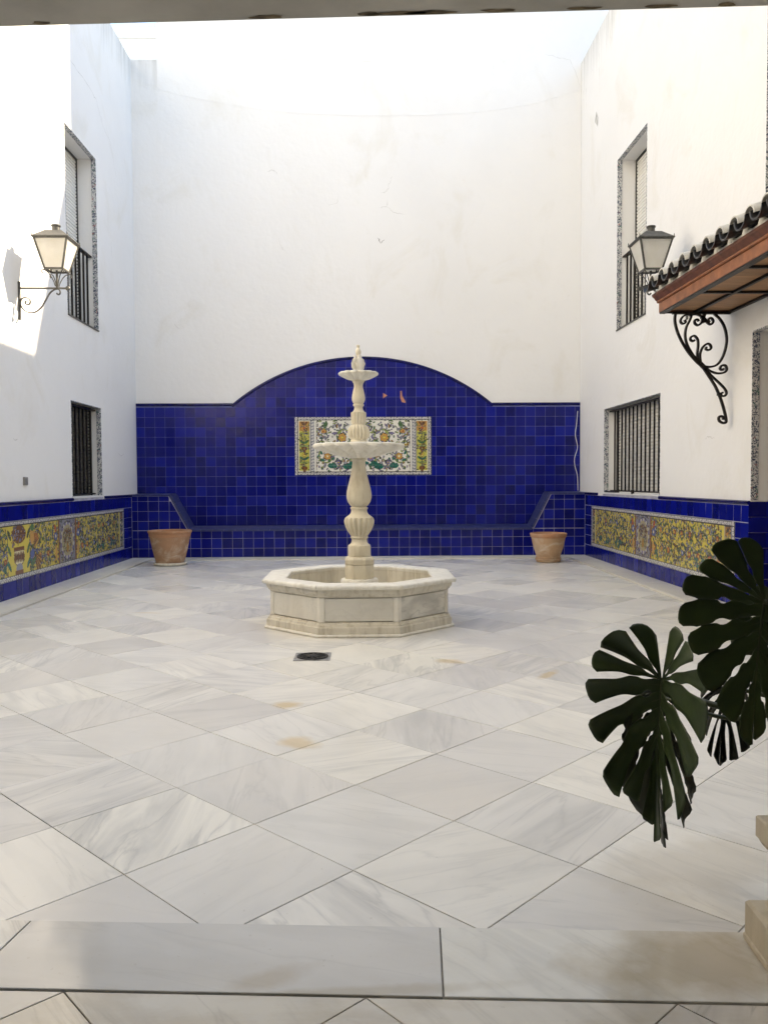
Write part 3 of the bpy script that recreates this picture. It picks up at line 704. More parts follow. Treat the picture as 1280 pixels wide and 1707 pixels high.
# trim along the top
capprof = lambda r: [(-r, -.002), (-r, .012), (-r*.5, .021), (r*.5, .021), (r, .012), (r, -.002)]
apts = [(ACX + (AR+.024)*math.cos(a), ACZ + (AR+.024)*math.sin(a)) for a in np.linspace(PI - math.acos(2.09/(AR+.024)), math.acos(2.09/(AR+.024)), 28*4+1)]
path = [((XLP+.004)+( -2.118 - XLP)*i/(10*2), ZS+.024) for i in range(21)]
def cap_piece(pts, parent):
    MB().sweep([fT(u, v, 0.0) for u, v in pts], capprof(.0235), up=Vector((0, -1, 0))).build('trim_tile', M['bluecap'], parent, smooth=50)
for i in range(28): cap_piece(apts[i*4:i*4+5], arch)
for (a, b, n) in ((XLP+.004, apts[0][0]+.012, 10), (apts[-1][0]-.012, XRP-.004, 9)):
    for i in range(n): cap_piece([(a+(b-a)*(i+t)/n, ZS+.024) for t in (0.008, .5, .992)], arch)
# chipped spots showing the clay body
for pts in ([(.30, 2.60), (.30, 2.515), (.37, 2.56)], [(.575, 2.63), (.60, 2.635), (.605, 2.56), (.66, 2.46), (.655, 2.44), (.60, 2.455), (.575, 2.52)]):
    MB().prism(pts[::-1], 0.004, 0.0122, fT, 0.001).build('chipped_spot', M['bisque'], arch)

# low ledge in front of the panel
ledge = thing('tile_ledge', 'low cobalt tile ledge with sloping ends along the foot of the end wall', 'tile ledge', (0, YF, 0))
LX0, LX1 = -2.735, 2.625; WX0, WX1 = -3.03, 2.90; LZ0, LZ1 = 0.445, 0.487     # foot of slopes, top of slopes, cap heights
core = MB()
pf_ = [(XLP+.004, 0.0), (XRP-.004, 0.0), (XRP-.004, DZ-.03), (WX1+.02, DZ-.03), (LX1+.01, LZ0-.015), (LX0-.01, LZ0-.015), (WX0-.02, DZ-.03), (XLP+.004, DZ-.03)]
for a in range(2):
    pass
yb, yfr = YB - 0.002, YF + 0.0028
nP = len(pf_)
core.add([(x, yfr, z) for x, z in pf_] + [(x, yb, z) for x, z in pf_], [(0, 1, 4, 5), (1, 2, 3, 4), (5, 6, 7, 0)] + [(i, (i+1) % nP, nP+(i+1) % nP, nP+i) for i in range(nP)])
core.build('core', M['groutw'], ledge)
fG = lambda u, v, h: (u, YF + 0.010 - h, v)
vs = [0.0, 0.138, 0.292, 0.425]
cells = []
# front rows under the cap
usl = lines(LX0-.15, LX1+.15, -2.70, 0.1625)
usw = lines(XL+.002, XR-.002, -3.53-.1625*0, 0.1625)
front = grid_cells(usw, [0.012, 0.150, 0.305, 0.432])
cells += front
vsw = [0.437, 0.580, 0.735, 0.890, DZ-.032]
for q in grid_cells(usw, vsw):
    for side in (0, 1):
        if side == 0:   # left wing: keep x below the sloping line
            nx, nz = (DZ-LZ0), (LX0-WX0)*-1.0; n_ = Vector(((DZ-.03)-(LZ0-.015), -(WX0-LX0))).normalized()
            p_ = (LX0-.03, LZ0-.015)
            n2 = Vector((n_.x, n_.y)); r_ = clip(q, n2.x, n2.y, n2.x*p_[0] + n2.y*p_[1])
        else:
            n2 = Vector((-((DZ-.03)-(LZ0-.015)), (WX1-LX1))).normalized(); p_ = (LX1+.03, LZ0-.015)
            r_ = clip(q, n2.x, n2.y, n2.x*p_[0] + n2.y*p_[1])
        r_ = clean(r_) if r_ else []
        if len(r_) >= 3 and abs(area2(r_)) > .0012: cells.append(r_)
tile_set(ledge, cells, fG, .16, .16, 'x')
def cap3(p, q, n, name='trim_tile', w0=YF-.008, w1=YB-.012, lift=.0, tilt=.04, thick=.026):
    """cap pieces from p to q (x,z at the front), rising to the rear by tilt"""
    for i in range(n):
        a = [p[k]+(q[k]-p[k])*(i+.008)/n for k in (0, 1)]; b = [p[k]+(q[k]-p[k])*(i+.992)/n for k in (0, 1)]
        d = Vector((b[0]-a[0], b[1]-a[1])).normalized(); nn = Vector((-d.y, d.x))
        if nn.y < 0: nn = -nn
        vs = []
        for (pt) in (a, b):
            for (y, h) in ((w0, -.030), (w0, -.004), (w0+.008, 0.0), (w0+.10, tilt*.35), (w1, tilt), (w1, -.03)):
                vs.append((pt[0]+nn.x*h, y, pt[1]+nn.y*h))
        MB().add(vs, [(k, (k+1) % 6, 6+(k+1) % 6, 6+k) for k in range(6)] + [tuple(range(5, -1, -1)), tuple(range(6, 12))]).build(name, M['bluecop'], ledge, smooth=40)
cap3((LX0, LZ0+.002), (LX1, LZ0+.002), 30)
cap3((WX0+.012, DZ-.012), (LX0+.006, LZ0+.012), 4, tilt=.012); cap3((LX1-.006, LZ0+.012), (WX1-.012, DZ-.012), 4, tilt=.012)
cap3((XLP+.006, DZ), (WX0+.012, DZ), 4, tilt=.008); cap3((WX1-.012, DZ), (XRP-.006, DZ), 4, tilt=.008)

# dados along the side walls
def dado(name, label, fn, y0, y1, panel, ywin, gap_y, corner_first):
    d = thing(name, label, 'tile dado', fn((y0+y1)/2, 0, 0))
    MB().prism(rect(y0, 0.0, y1, DZ-.04), 0, 0.0172, lambda u, v, h: fn(u, v, h)).build('grout', M['groutw'], d)
    fD = lambda u, v, h: fn(u, v, h + 0.010)
    ys = lines(y0, y1-.002, corner_first, .1555)
    cells = grid_cells(ys, [0.006, 0.184]) + grid_cells(ys, [0.800, 0.958])
    cells += grid_cells(lines(panel[1]+.002, y1-.002, panel[1]+.06, .1555), [0.186, .338, .492, .646, .798])
    if panel[0] - y0 > .05: cells += grid_cells(lines(y0, panel[0]-.002, y0+.1555, .1555), [0.186, .338, .492, .646, .798])
    tile_set(d, cells, fD, .155, .155, 'y', keyf=lambda q: -q[0][0] if False else (0 if q[0][0] > 7.0 else 1))
    n = int((y1-y0)/.31)
    for i in range(n):
        a, b = y0+(y1-y0)*(i+.004)/n, y0+(y1-y0)*(i+.996)/n
        if ywin and not (b < ywin[0] or a > ywin[1]): continue
        pr = [(-.02, -.038), (.024, -.038), (.030, -.024), (.030, -.010), (.020, 0.0), (-.02, .0)]
        vs = [fn(y, DZ + z, h) for y in (a, b) for h, z in pr]
        MB().add(vs, [(k, (k+1) % 6, 6+(k+1) % 6, 6+k) for k in range(6)] + [tuple(range(6)), tuple(range(11, 5, -1))]).build('trim_tile', M['bluecap'], d, smooth=40)
    if ywin: MB().prism(rect(ywin[0]+.01, DZ-.036, ywin[1]-.01, DZ-.012), 0, .022, fn, .003).build('sill_strip', M['groutw'], d)
    return d
gL = lambda u, v, h: (XLP + h, u, v)
gR = lambda u, v, h: (XRP - h, u, v)
PL = (7.40, 12.22); PR = (7.49, 12.28)
dado('tile_dado', 'cobalt tile dado framing the yellow picture under the dark curtained window', gL, 2.3, YF-.002, PL, (LW[1][0], LW[1][1]), None, 12.50-.1555*70)
dado('tile_dado', 'cobalt tile dado below the barred window next to the canopy', gR, 7.225, YF-.002, PR, (RW[1][0], RW[1][1]), None, 12.50-.1555*40)

# ---------------------------------------------------------------- painted ceramic pictures
def lin(c):
    c = np.array(c, float)/255.0
    return np.where(c <= .04045, c/12.92, ((c+.055)/1.055)**2.4)
C_W = lin((222, 220, 210)); C_K = lin((52, 48, 50)); C_G = lin((70, 112, 70)); C_T = lin((24, 110, 95)); C_P = lin((118, 110, 150)); C_O = lin((194, 146, 78))
C_Y = lin((212, 192, 84)); C_B = lin((70, 92, 150)); C_R = lin((176, 84, 44)); C_GR = lin((140, 142, 156)); C_BR = lin((120, 74, 44)); C_LG = lin((150, 168, 96)); C_DG = lin((58, 74, 52)); C_CR = lin((228, 216, 172))
class Canvas:
    def __init__(s, w, h, res, bg):
        s.w, s.h, s.res = w, h, res; s.nx, s.ny = int(round(w/res)), int(round(h/res))
        s.a = np.empty((s.ny, s.nx, 3)); s.a[:] = bg
        s.X, s.Y = np.meshgrid((np.arange(s.nx)+.5)*res, (np.arange(s.ny)+.5)*res)
    def win(s, x0, x1, y0, y1):
        i0 = max(0, int(x0/s.res)-1); i1 = min(s.nx, int(x1/s.res)+2); j0 = max(0, int(y0/s.res)-1); j1 = min(s.ny, int(y1/s.res)+2)
        return (slice(j0, j1), slice(i0, i1)) if i1 > i0 and j1 > j0 else None
    def rect(s, x0, y0, x1, y1, col):
        k = s.win(x0, x1, y0, y1)
        if k is None: return
        m = (s.X[k] >= x0) & (s.X[k] < x1) & (s.Y[k] >= y0) & (s.Y[k] < y1); s.a[k][m] = col
    def disc(s, x, y, r, col, ry=None, ang=0.0):
        R = max(r, ry or r); k = s.win(x-R, x+R, y-R, y+R)
        if k is None: return
        dx, dy = s.X[k]-x, s.Y[k]-y; c, n = math.cos(ang), math.sin(ang)
        m = ((dx*c+dy*n)/r)**2 + ((-dx*n+dy*c)/(ry or r))**2 < 1; s.a[k][m] = col
    def stroke(s, pts, w, col, w1=None):
        n = len(pts)
        for i in range(n-1):
            (x0, y0), (x1, y1) = pts[i], pts[i+1]; ww = w + ((w1 if w1 is not None else w)-w)*i/max(1, n-1)
            k = s.win(min(x0, x1)-ww, max(x0, x1)+ww, min(y0, y1)-ww, max(y0, y1)+ww)
            if k is None: continue
            dx, dy = x1-x0, y1-y0; L = dx*dx+dy*dy+1e-12; t = np.clip(((s.X[k]-x0)*dx+(s.Y[k]-y0)*dy)/L, 0, 1)
            m = (s.X[k]-x0-t*dx)**2 + (s.Y[k]-y0-t*dy)**2 < ww*ww; s.a[k][m] = col
    def leaf(s, x, y, ang, L, W, col, vein=True):
        cx, cy = x+math.cos(ang)*L/2, y+math.sin(ang)*L/2
        s.disc(cx, cy, L/2+.005, C_K, W/2+.005, ang); s.disc(cx, cy, L/2, col, W/2, ang)
        if vein: s.stroke([(x, y), (x+math.cos(ang)*L*.8, y+math.sin(ang)*L*.8)], .002, col*0.45)
    def flower(s, x, y, r, c1, c2, n=6):
        for k in range(n):
            a = 2*PI*k/n + .3; s.disc(x+math.cos(a)*r*.62, y+math.sin(a)*r*.62, r*.46+.004, C_K)
        for k in range(n):
            a = 2*PI*k/n + .3; s.disc(x+math.cos(a)*r*.62, y+math.sin(a)*r*.62, r*.42, c1)
        s.disc(x, y, r*.34+.003, C_K); s.disc(x, y, r*.34, c2)
    def scroll(s, x, y, r, a0, turns, sgn, col, leafcols, rr, w=.008, nl=9, flower=None):
        pts = []
        N = 60
        for i in range(N+1):
            t = i/N; rad = r*(1-t*.86); a = a0 + sgn*turns*2*PI*t; pts.append((x+rad*math.cos(a), y+rad*math.sin(a)))
        s.stroke(pts, w+.004, C_K, w*.5+.003); s.stroke(pts, w, col, w*.5)
        for k in range(nl):
            i = int(N*(k+.3)/nl*.8); p = pts[i]; q = pts[i+1]; a = math.atan2(q[1]-p[1], q[0]-p[0])
            out = a + (-sgn)*rr.uniform(.5, 1.1) if k % 2 else a + sgn*rr.uniform(.4, .9)
            s.leaf(p[0], p[1], out, r*rr.uniform(.28, .45), r*rr.uniform(.11, .18), leafcols[rr.randint(len(leafcols))])
        if flower: s.flower(x, y, r*.30, *flower)
    def mirror(s): s.a[:, s.nx//2:] = s.a[:, :s.nx-s.nx//2][:, ::-1]
def guilloche(cv, x0, y0, x1, y1, bw):
    """grey interlace border band of width bw around a rectangle"""
    for (a, b, c, d, hor) in ((x0, y0, x1, y0+bw, 1), (x0, y1-bw, x1, y1, 1), (x0, y0, x0+bw, y1, 0), (x1-bw, y0, x1, y1, 0)):
        cv.rect(a, b, c, d, C_GR*.75)
        L = (c-a) if hor else (d-b); n = max(1, int(round(L/(bw*.95))))
        for i in range(n):
            t = (i+.5)*L/n; cx, cy = ((a+t, (b+d)/2) if hor else ((a+c)/2, b+t))
            cv.disc(cx, cy, bw*.42, C_W*.95, bw*.30, (.6 if i % 2 else -.6) + (0 if hor else PI/2)); cv.disc(cx, cy, bw*.16, C_P*.7)
        if hor: cv.rect(a, b, c, b+.007, C_K); cv.rect(a, d-.007, c, d, C_K)
        else: cv.rect(a, b, a+.007, d, C_K); cv.rect(c-.007, b, c, d, C_K)
def fill_random(cv, x0, y0, x1, y1, n, cols, rr, s0=.02, s1=.045):
    for _ in range(n):
        cv.leaf(rr.uniform(x0, x1), rr.uniform(y0, y1), rr.uniform(0, 2*PI), rr.uniform(s0, s1), rr.uniform(s0*.4, s1*.42), cols[rr.randint(len(cols))], False)
def vase_column(cv, x0, x1, y0, y1, bg, rr):
    cv.rect(x0, y0, x1, y1, bg); xc = (x0+x1)/2; w = x1-x0; h = y1-y0
    cv.stroke([(xc, y0), (xc, y1)], .008, C_DG)
    for (t, c1) in ((.22, C_T), (.55, C_G), (.80, C_G)):
        for sg in (-1, 1):
            cv.leaf(xc, y0+h*t, PI/2 - sg*.9, w*.48, w*.16, c1); cv.leaf(xc, y0+h*(t-.05), PI/2 - sg*1.5, w*.4, w*.13, C_LG)
    for t, c1 in ((.06, C_BR), (.45, C_BR)):
        cv.disc(xc, y0+h*t, w*.26+.004, C_K, h*.035+.004); cv.disc(xc, y0+h*t, w*.26, c1, h*.035); cv.rect(xc-w*.12, y0+h*(t-.07), xc+w*.12, y0+h*(t-.03), c1*.8)
    cv.rect(x0, y0+h*.80, x1, y1, C_O*.9)
    cv.flower(xc, y0+h*.86, w*.30, C_O, C_R); cv.flower(xc, y0+h*.33, w*.18, C_Y, C_R)
    for sg in (-1, 1): cv.leaf(xc, y0+h*.92, PI/2 - sg*.8, w*.4, w*.15, C_BR)
    fill_random(cv, x0+.01, y0+.01, x1-.01, y1-.01, 70, [C_DG, C_BR, C_LG, C_P*.8], rr, .015, .03)
    for (a, b, c, d) in ((x0, y0, x0+.005, y1), (x1-.005, y0, x1, y1), (x0, y0, x1, y0+.005), (x0, y1-.005, x1, y1)): cv.rect(a, b, c, d, C_K)
def center_picture(w, h, res):
    rr = np.random.RandomState(5); cv = Canvas(w, h, res, C_W); bw = .052
    xa, xb = .315, w-.315
    cols = [C_G, C_T, C_P, C_LG, C_O, C_P, C_DG, C_GR]
    fill_random(cv, xa, bw, w/2, h-bw, 330, [C_G, C_P, C_O*.8, C_GR, C_LG, C_DG, C_GR], rr, .020, .045)
    for (x, y, r, a0, sg, fl) in ((.76, .60, .21, -2.2, 1, (C_O, C_Y)), (.98, .27, .17, 2.0, -1, (C_P, C_O)), (.52, .30, .17, 1.0, 1, (C_O, C_CR)), (.46, .70, .12, -1.0, -1, (C_O, C_R)), (1.02, .76, .11, 3.0, 1, (C_P, C_Y)), (.42, .48, .07, .4, 1, (C_Y, C_R)), (.70, .20, .10, .5, -1, (C_P, C_Y))):
        cv.scroll(x, y, r, a0, 1.25, sg, C_GR if sg < 0 else C_LG, cols, rr, .009, 10, fl)
    cv.stroke([(w/2, bw), (w/2-.03, .25), (w/2, .5), (w/2-.02, .75), (w/2, h-bw)], .014, C_K); cv.stroke([(w/2, bw), (w/2-.03, .25), (w/2, .5), (w/2-.02, .75), (w/2, h-bw)], .009, C_O)
    for (x, y) in ((.60, .115), (.84, .10), (.92, .14)):
        for k in range(5): cv.leaf(x, y, PI*.15 + k*PI*.17, .085, .035, C_T)
    for (x, y) in ((.52, .80), (.90, .50)):
        for k in range(4): cv.leaf(x, y, PI*.6 + k*PI*.2, .07, .03, C_G)
    cv.rect(xa-.0, bw, xa+.028, h-bw, C_W)
    cv.rect(xa+.028, bw+.02, xa+.033, h-bw-.02, C_K)
    guilloche(cv, 0, 0, w, h, bw)
    cv.rect(.25, bw, xa, h-bw, C_GR*.75)
    for i in range(17):
        cv.disc(.282, bw + (i+.5)*(h-2*bw)/17, .022, C_W*.95, .014, .8); cv.disc(.282, bw+(i+.5)*(h-2*bw)/17, .007, C_P*.7)
    cv.rect(.25, bw, .256, h-bw, C_K); cv.rect(xa-.006, bw, xa, h-bw, C_K)
    vase_column(cv, bw+.012, .238, bw+.012, h-bw-.012, C_Y*.55+C_LG*.45, rr)
    cv.mirror(); return cv
def long_picture(w, h, res, seed, with_urn):
    rr = np.random.RandomState(seed); cv = Canvas(w, h, res, C_Y*.92); bw = .050
    cols = [C_G, C_DG, C_B, C_T, C_GR, C_LG, C_P*.8, C_BR, C_O]
    fill_random(cv, 0, bw, w, h-bw, int(w*520), [C_DG, C_G, C_GR, C_GR, C_B*.8, C_BR, C_LG, C_CR*.8, C_G], rr, .018, .045)
    x = .12; k = 0
    while x < w-.1:
        for (y, r) in ((.205, rr.uniform(.09, .12)), (.42, rr.uniform(.08, .115))):
            cv.scroll(x+rr.uniform(-.04, .04), y, r, rr.uniform(0, 6), 1.3, 1 if (k % 2) else -1, [C_DG, C_G, C_GR][rr.randint(3)], cols, rr, .007, 9, [(C_O, C_R), (C_B, C_W), (C_R, C_Y), (C_Y, C_O)][rr.randint(4)]); k += 1
        x += rr.uniform(.19, .25)
    for i in range(int(w*2.2)):
        xx = rr.uniform(0, w); 
        for q in range(5): cv.leaf(xx, rr.uniform(.08, .16), PI*.15+q*PI*.17, .06, .026, C_T)
    # cartouches
    for cx in ([w*.30, w*.52] if False else [w*.52]):
        cv.rect(cx-.30, bw, cx-.255, h-bw, C_BR); cv.rect(cx+.255, bw, cx+.30, h-bw, C_BR); 
        cv.rect(cx-.255, bw, cx+.255, h-bw, C_GR*.75)
        fill_random(cv, cx-.25, bw, cx+.25, h-bw, 130, [C_BR, C_P*.7, C_CR*.7, C_DG], rr, .02, .04)
        for t in range(26):
            a = 2*PI*t/26; cv.disc(cx+.20*math.cos(a), h/2+.205*math.sin(a), .036, C_K); 
        for t in range(26):
            a = 2*PI*t/26; cv.disc(cx+.20*math.cos(a), h/2+.205*math.sin(a), .026, C_W*.62 if t % 2 else C_P*.9)
        cv.disc(cx, h/2, .185, C_CR*.45, .19); fill_random(cv, cx-.13, h/2-.14, cx+.13, h/2+.14, 90, [C_BR, C_GR, C_LG, C_O*.8, C_P*.8], rr, .02, .04)
        cv.scroll(cx-.07, h/2+.05, .08, 0, 1.2, 1, C_BR, [C_BR, C_GR], rr, .006, 7); cv.scroll(cx+.07, h/2+.05, .08, PI, 1.2, -1, C_BR, [C_BR, C_GR], rr, .006, 7)
        cv.disc(cx, h/2-.09, .04, C_O*.6, .06)
        for sg in (-1, 1):
            cv.flower(cx+sg*.37, h*.62, .05, C_B, C_CR); cv.disc(cx+sg*.36, h*.30, .035, C_O, .09); cv.leaf(cx+sg*.36, h*.7, PI/2-sg*.5, .1, .05, C_R)
    if with_urn is not None:
        cx = with_urn
        cv.rect(cx-.26, bw, cx+.26, h-bw, C_Y)
        cv.disc(cx, .47, .17, C_BR*.9, .10); fill_random(cv, cx-.15, .38, cx+.15, .55, 60, [C_BR, C_GR, C_O, C_P*.8], rr, .03, .05)
        cv.disc(cx, .235, .135, C_K, .10); cv.disc(cx, .24, .13, C_CR, .093); cv.rect(cx-.13, .30, cx+.13, .335, C_BR)
        for k in range(6): cv.leaf(cx-.10+.04*k, .18, PI/2, .10, .032, C_BR)
        cv.disc(cx, .115, .08, C_GR, .05); cv.rect(cx-.10, bw, cx+.10, bw+.04, C_BR)
        fx = cx+.36      # winged ornament
        for k in range(9): cv.leaf(fx+.02, .26+.005*k, PI*.48 - k*.12, .22-.008*k, .030, C_R if k % 2 else C_O)
        for k in range(7): cv.leaf(fx+.04, .22, -.25 - k*.16, .20, .026, C_O if k % 2 else C_BR)
        cv.disc(fx-.03, .43, .05, C_O, .09); cv.disc(fx-.02, .52, .05, C_G, .04); cv.disc(fx-.02, .24, .05, C_B, .05); cv.leaf(fx-.06, .10, .6, .16, .05, C_G)
        for sg in (-1, 1):
            for t in range(3): cv.leaf(cx+sg*.2, .1+.16*t, PI/2-sg*.6, .12, .04, [C_T, C_G, C_DG][t])
    # end columns
    for (a, b) in ((.0, .26), (w-.26, w)):
        cv.rect(a, bw, b, h-bw, C_Y); vase_column(cv, a+.07, b-.07, bw+.005, h-bw-.005, C_CR*.9 if a > 0 else C_Y, rr)
        for q in (a+.05, b-.07): cv.rect(q, bw, q+.02, h-bw, C_GR)
    guilloche(cv, 0, 0, w, h, bw)
    cv.rect(0, bw, w, bw+.006, C_K); cv.rect(0, h-bw-.006, w, h-bw, C_K)
    return cv
def ceramic(label, cv, nu, nv, fn, n, flip=False, base=(0, 0, 0), soft=0.0):
    """one picture made of nu x nv tiles; fn(u,v,h); the paint is a colour attribute"""
    t = thing('ceramic_picture', label, 'ceramic picture', base)
    MB().prism(rect(0, 0, cv.w, cv.h), 0, 0.006, fn).build('grout', M['groutw'], t)
    tw, th_ = cv.w/nu, cv.h/nv; gp = 0.0009
    fs = [(j*(n+1)+i, j*(n+1)+i+1, (j+1)*(n+1)+i+1, (j+1)*(n+1)+i) for j in range(n) for i in range(n)]
    nb = (n+1)*(n+1); ring = [i for i in range(n+1)] + [j*(n+1)+n for j in range(1, n+1)] + [n*(n+1)+i for i in range(n-1, -1, -1)] + [j*(n+1) for j in range(n-1, 0, -1)]
    m = len(ring)
    fs2 = fs + [(ring[k], nb+k, nb+(k+1) % m, ring[(k+1) % m]) for k in range(m)]
    for a in range(nu):
        for b in range(nv):
            us_ = np.linspace(a*tw+gp, (a+1)*tw-gp, n+1); vs_ = np.linspace(b*th_+gp, (b+1)*th_-gp, n+1)
            V = [(u, v, 0.0115) for v in vs_ for u in us_]; V += [(V[r][0], V[r][1], 0.003) for r in ring]
            cu_, cv_ = (us_[0]+us_[-1])/2, (vs_[0]+vs_[-1])/2; c0 = Vector(fn(cu_, cv_, 0))
            me = bpy.data.meshes.new('tile'); me.from_pydata([(Vector(fn(*p)) - c0)[:] for p in V], [], fs2)
            att = me.attributes.new('paint', 'FLOAT_COLOR', 'POINT')
            ii = np.clip(((cv.w - np.array([p[0] for p in V])) if flip else np.array([p[0] for p in V]))/cv.res, 0, cv.nx-1).astype(int); jj = np.clip(np.array([p[1] for p in V])/cv.res, 0, cv.ny-1).astype(int)
            colr = np.ones((len(V), 4), np.float32); colr[:, :3] = (cv.a[jj, ii]*(1-soft) + soft*np.array((.55, .52, .36)))*random.uniform(.96, 1.03)
            att.data.foreach_set('color', colr.ravel()); me.materials.append(M['paint'])
            bm = bmesh.new(); bm.from_mesh(me); bmesh.ops.recalc_face_normals(bm, faces=bm.faces); bm.to_mesh(me); bm.free()
            o = link('tile', me, None, c0); o.rotation_euler = (random.gauss(0, .0015), random.gauss(0, .0015), random.gauss(0, .0015)); adopt(o, t)
    return t
W0, H0 = PX[1]-PX[0], PZ[1]-PZ[0]
ceramic('white ground ceramic picture of mirrored leafy scrolls set in the arched blue panel', center_picture(W0, H0, .0060), 14, 6, lambda u, v, h: (PX[0]+u, YW-.012-h-.002, PZ[0]+v), 24, base=(0, YB, PZ[0]))
HP = .612; ZP = .186
cvl = long_picture(PL[1]-PL[0], HP, .0062, 21, 1.13)
ceramic('yellow ceramic picture with urn and cartouche under the dark curtained window', cvl, 31, 4, lambda u, v, h: (XLP+.012+h, PL[0]+u, ZP+v), 22, base=(XL, 10, ZP), soft=.08)
cvr = long_picture(PR[1]-PR[0], HP, .0062, 33, None)
ceramic('yellow ceramic picture with oval cartouche below the barred window, partly behind leaves', cvr, 31, 4, lambda u, v, h: (XRP-.012-h, PR[0]+u, ZP+v), 22, base=(XR, 10, ZP), soft=.08)

# ---------------------------------------------------------------- fountain
FX, FY = -0.05, 6.90
ft = thing('fountain', 'cream carved stone two bowl fountain in an octagonal marble basin', 'fountain', (FX, FY, 0))
def octring(ap, z): R = ap/math.cos(PI/8); return [(FX + R*math.cos(PI/8 + k*PI/4), FY + R*math.sin(PI/8 + k*PI/4), z) for k in range(8)]
def octlathe(prof, name, mat, smooth=30):
    m = MB(); vs = []
    for ap, z in prof: vs += octring(ap, z)
    n = len(prof); m.add(vs, [(i*8+k, i*8+(k+1) % 8, (i+1)*8+(k+1) % 8, (i+1)*8+k) for i in range(n-1) for k in range(8)])
    return m.build(name, mat, ft, smooth)
octlathe([(.60, .0), (.770, .0), (.777, .007), (.777, .016), (.770, .022), (.745, .024)], 'plinth_moulding', M['stone_lt'])
octlathe([(.60, .020), (.757, .020), (.757, .072), (.753, .078), (.745, .080), (.742, .092), (.732, .098), (.728, .110), (.70, .112)], 'base_course', M['stone_old'])
octlathe([(.70, .300), (.727, .302), (.729, .312), (.741, .318), (.745, .330), (.752, .333), (.757, .345), (.757, .366), (.70, .3665)], 'cornice', M['stone_old'])
octlathe([(.605, .10), (.605, .366)], 'inner_wall', M['stone_old']); 
octlathe([(.006, .10), (.604, .10)], 'basin_floor', M['stone_old'])
for k in range(8):
    a = k*PI/4; t_ = Vector((-math.sin(a), math.cos(a), 0)); n_ = Vector((math.cos(a), math.sin(a), 0)); c0 = Vector((FX, FY, 0))
    hw = .727*math.tan(PI/8) - .037
    fn = lambda u, v, h: (c0 + t_*u + n_*(.690+h) + Vector((0, 0, v)))[:]
    MB().prism(rect(-hw, .117, hw, .2955), 0, .033, fn, .004).build('panel', M['panelmarble'], ft)
    R = .727/math.cos(PI/8); av = a + PI/8; pv = Vector((FX + R*math.cos(av), FY + R*math.sin(av), 0)); nx = Vector((math.cos(a+PI/4), math.sin(a+PI/4), 0)); t2 = Vector((-math.sin(a+PI/4), math.cos(a+PI/4), 0))
    pa_ = pv - t_*.034; pb = pv + t2*.034; inn = Vector((math.cos(av), math.sin(av), 0))*-.05
    poly = [(p.x, p.y) for p in (pa_, pv, pb, pb+inn, pa_+inn)]
    MB().prism(poly, .1125, .2995, lambda u, v, h: (u, v, h)).build('corner_post', M['stone_lt'], ft)
    # rim slab with rounded nosing
    prof = [(.604, .3675), (.780, .3675), (.788, .372), (.792, .383), (.790, .394), (.782, .401), (.772, .403), (.62, .403), (.606, .400), (.600, .392)]
    m = MB(); vs = []
    for sgn in (-1, 1):
        for ap, z in prof: p = c0 + n_*ap + t_*(sgn*(ap*math.tan(PI/8) - .0012)); vs.append((p.x, p.y, z))
    L = len(prof); m.add(vs, [(i, (i+1) % L, L+(i+1) % L, L+i) for i in range(L)] + [tuple(range(L)), tuple(range(2*L-1, L-1, -1))])
    m.build('rim_slab', M['stone_lt'], ft, 40)
def fl(name, prof, mat='stone', seg=48, flutes=0, smooth=35): return MB().lathe(prof, seg, (FX, FY), flutes).build(name, M[mat], ft, smooth)
fl('foot_disc', [(.14, .10), (.14, .30), (.157, .302), (.160, .315), (.160, .350), (.152, .362), (.12, .367)], 'stone_lt')
octlathe([(.10, .367), (.120, .367), (.122, .372), (.122, .478), (.119, .484), (.10, .485)], 'octagonal_block', M['stone'])
octlathe([(.10, .487), (.121, .487), (.123, .495), (.122, .530), (.112, .546), (.098, .553), (.09, .554)], 'octagonal_base', M['stone'])
fl('drum', [(.090, .553), (.096, .556), (.097, .562), (.097, .636), (.094, .648), (.084, .655), (.072, .664), (.066, .678), (.065, .695), (.067, .706)])
fl('gadrooned_urn', [(.066, .706), (.073, .709), (.075, .716), (.071, .724), (.070, .727, .08), (.082, .742, .17), (.100, .768, .19), (.116, .80, .20), (.127, .835, .20), (.129, .858, .18), (.122, .878, .10), (.117, .884), (.112, .888), (.098, .898), (.080, .912), (.070, .928), (.067, .945), (.069, .955), (.074, .958), (.075, .968), (.070, .972)], seg=16*8, flutes=16)
fl('baluster', [(.062, .972), (.064, .978), (.078, .990), (.096, 1.018), (.105, 1.05), (.1065, 1.075), (.103, 1.11), (.094, 1.15), (.081, 1.20), (.069, 1.25), (.060, 1.30), (.056, 1.34), (.056, 1.362), (.064, 1.368), (.066, 1.380), (.064, 1.388)])
fl('lower_bowl', [(.064, 1.388), (.075, 1.389, .02, .004), (.12, 1.396, .05, .014), (.20, 1.416, .06, .024), (.28, 1.439, .06, .030), (.345, 1.458, .07, .028), (.375, 1.470, .08, .020), (.388, 1.480, .085, .010), (.391, 1.494, .085, .004), (.388, 1.506, .08), (.376, 1.512, .08), (.350, 1.505, .06), (.25, 1.483, .05), (.12, 1.468), (.0, 1.464)], 'stone_lt', 16*12, 16)
fl('gadrooned_ball', [(.056, 1.462), (.056, 1.52), (.068, 1.526), (.072, 1.534), (.068, 1.545), (.066, 1.549, .08), (.085, 1.565, .18), (.094, 1.592, .20), (.0945, 1.612, .20), (.090, 1.636, .20), (.076, 1.660, .16), (.060, 1.673, .06), (.055, 1.677)], seg=18*8, flutes=18)
fl('fluted_drum', [(.056, 1.677), (.061, 1.680), (.062, 1.684, .04), (.064, 1.69, .18), (.065, 1.765, .18), (.064, 1.775, .04), (.061, 1.778), (.050, 1.782), (.044, 1.792)], seg=14*8, flutes=14)
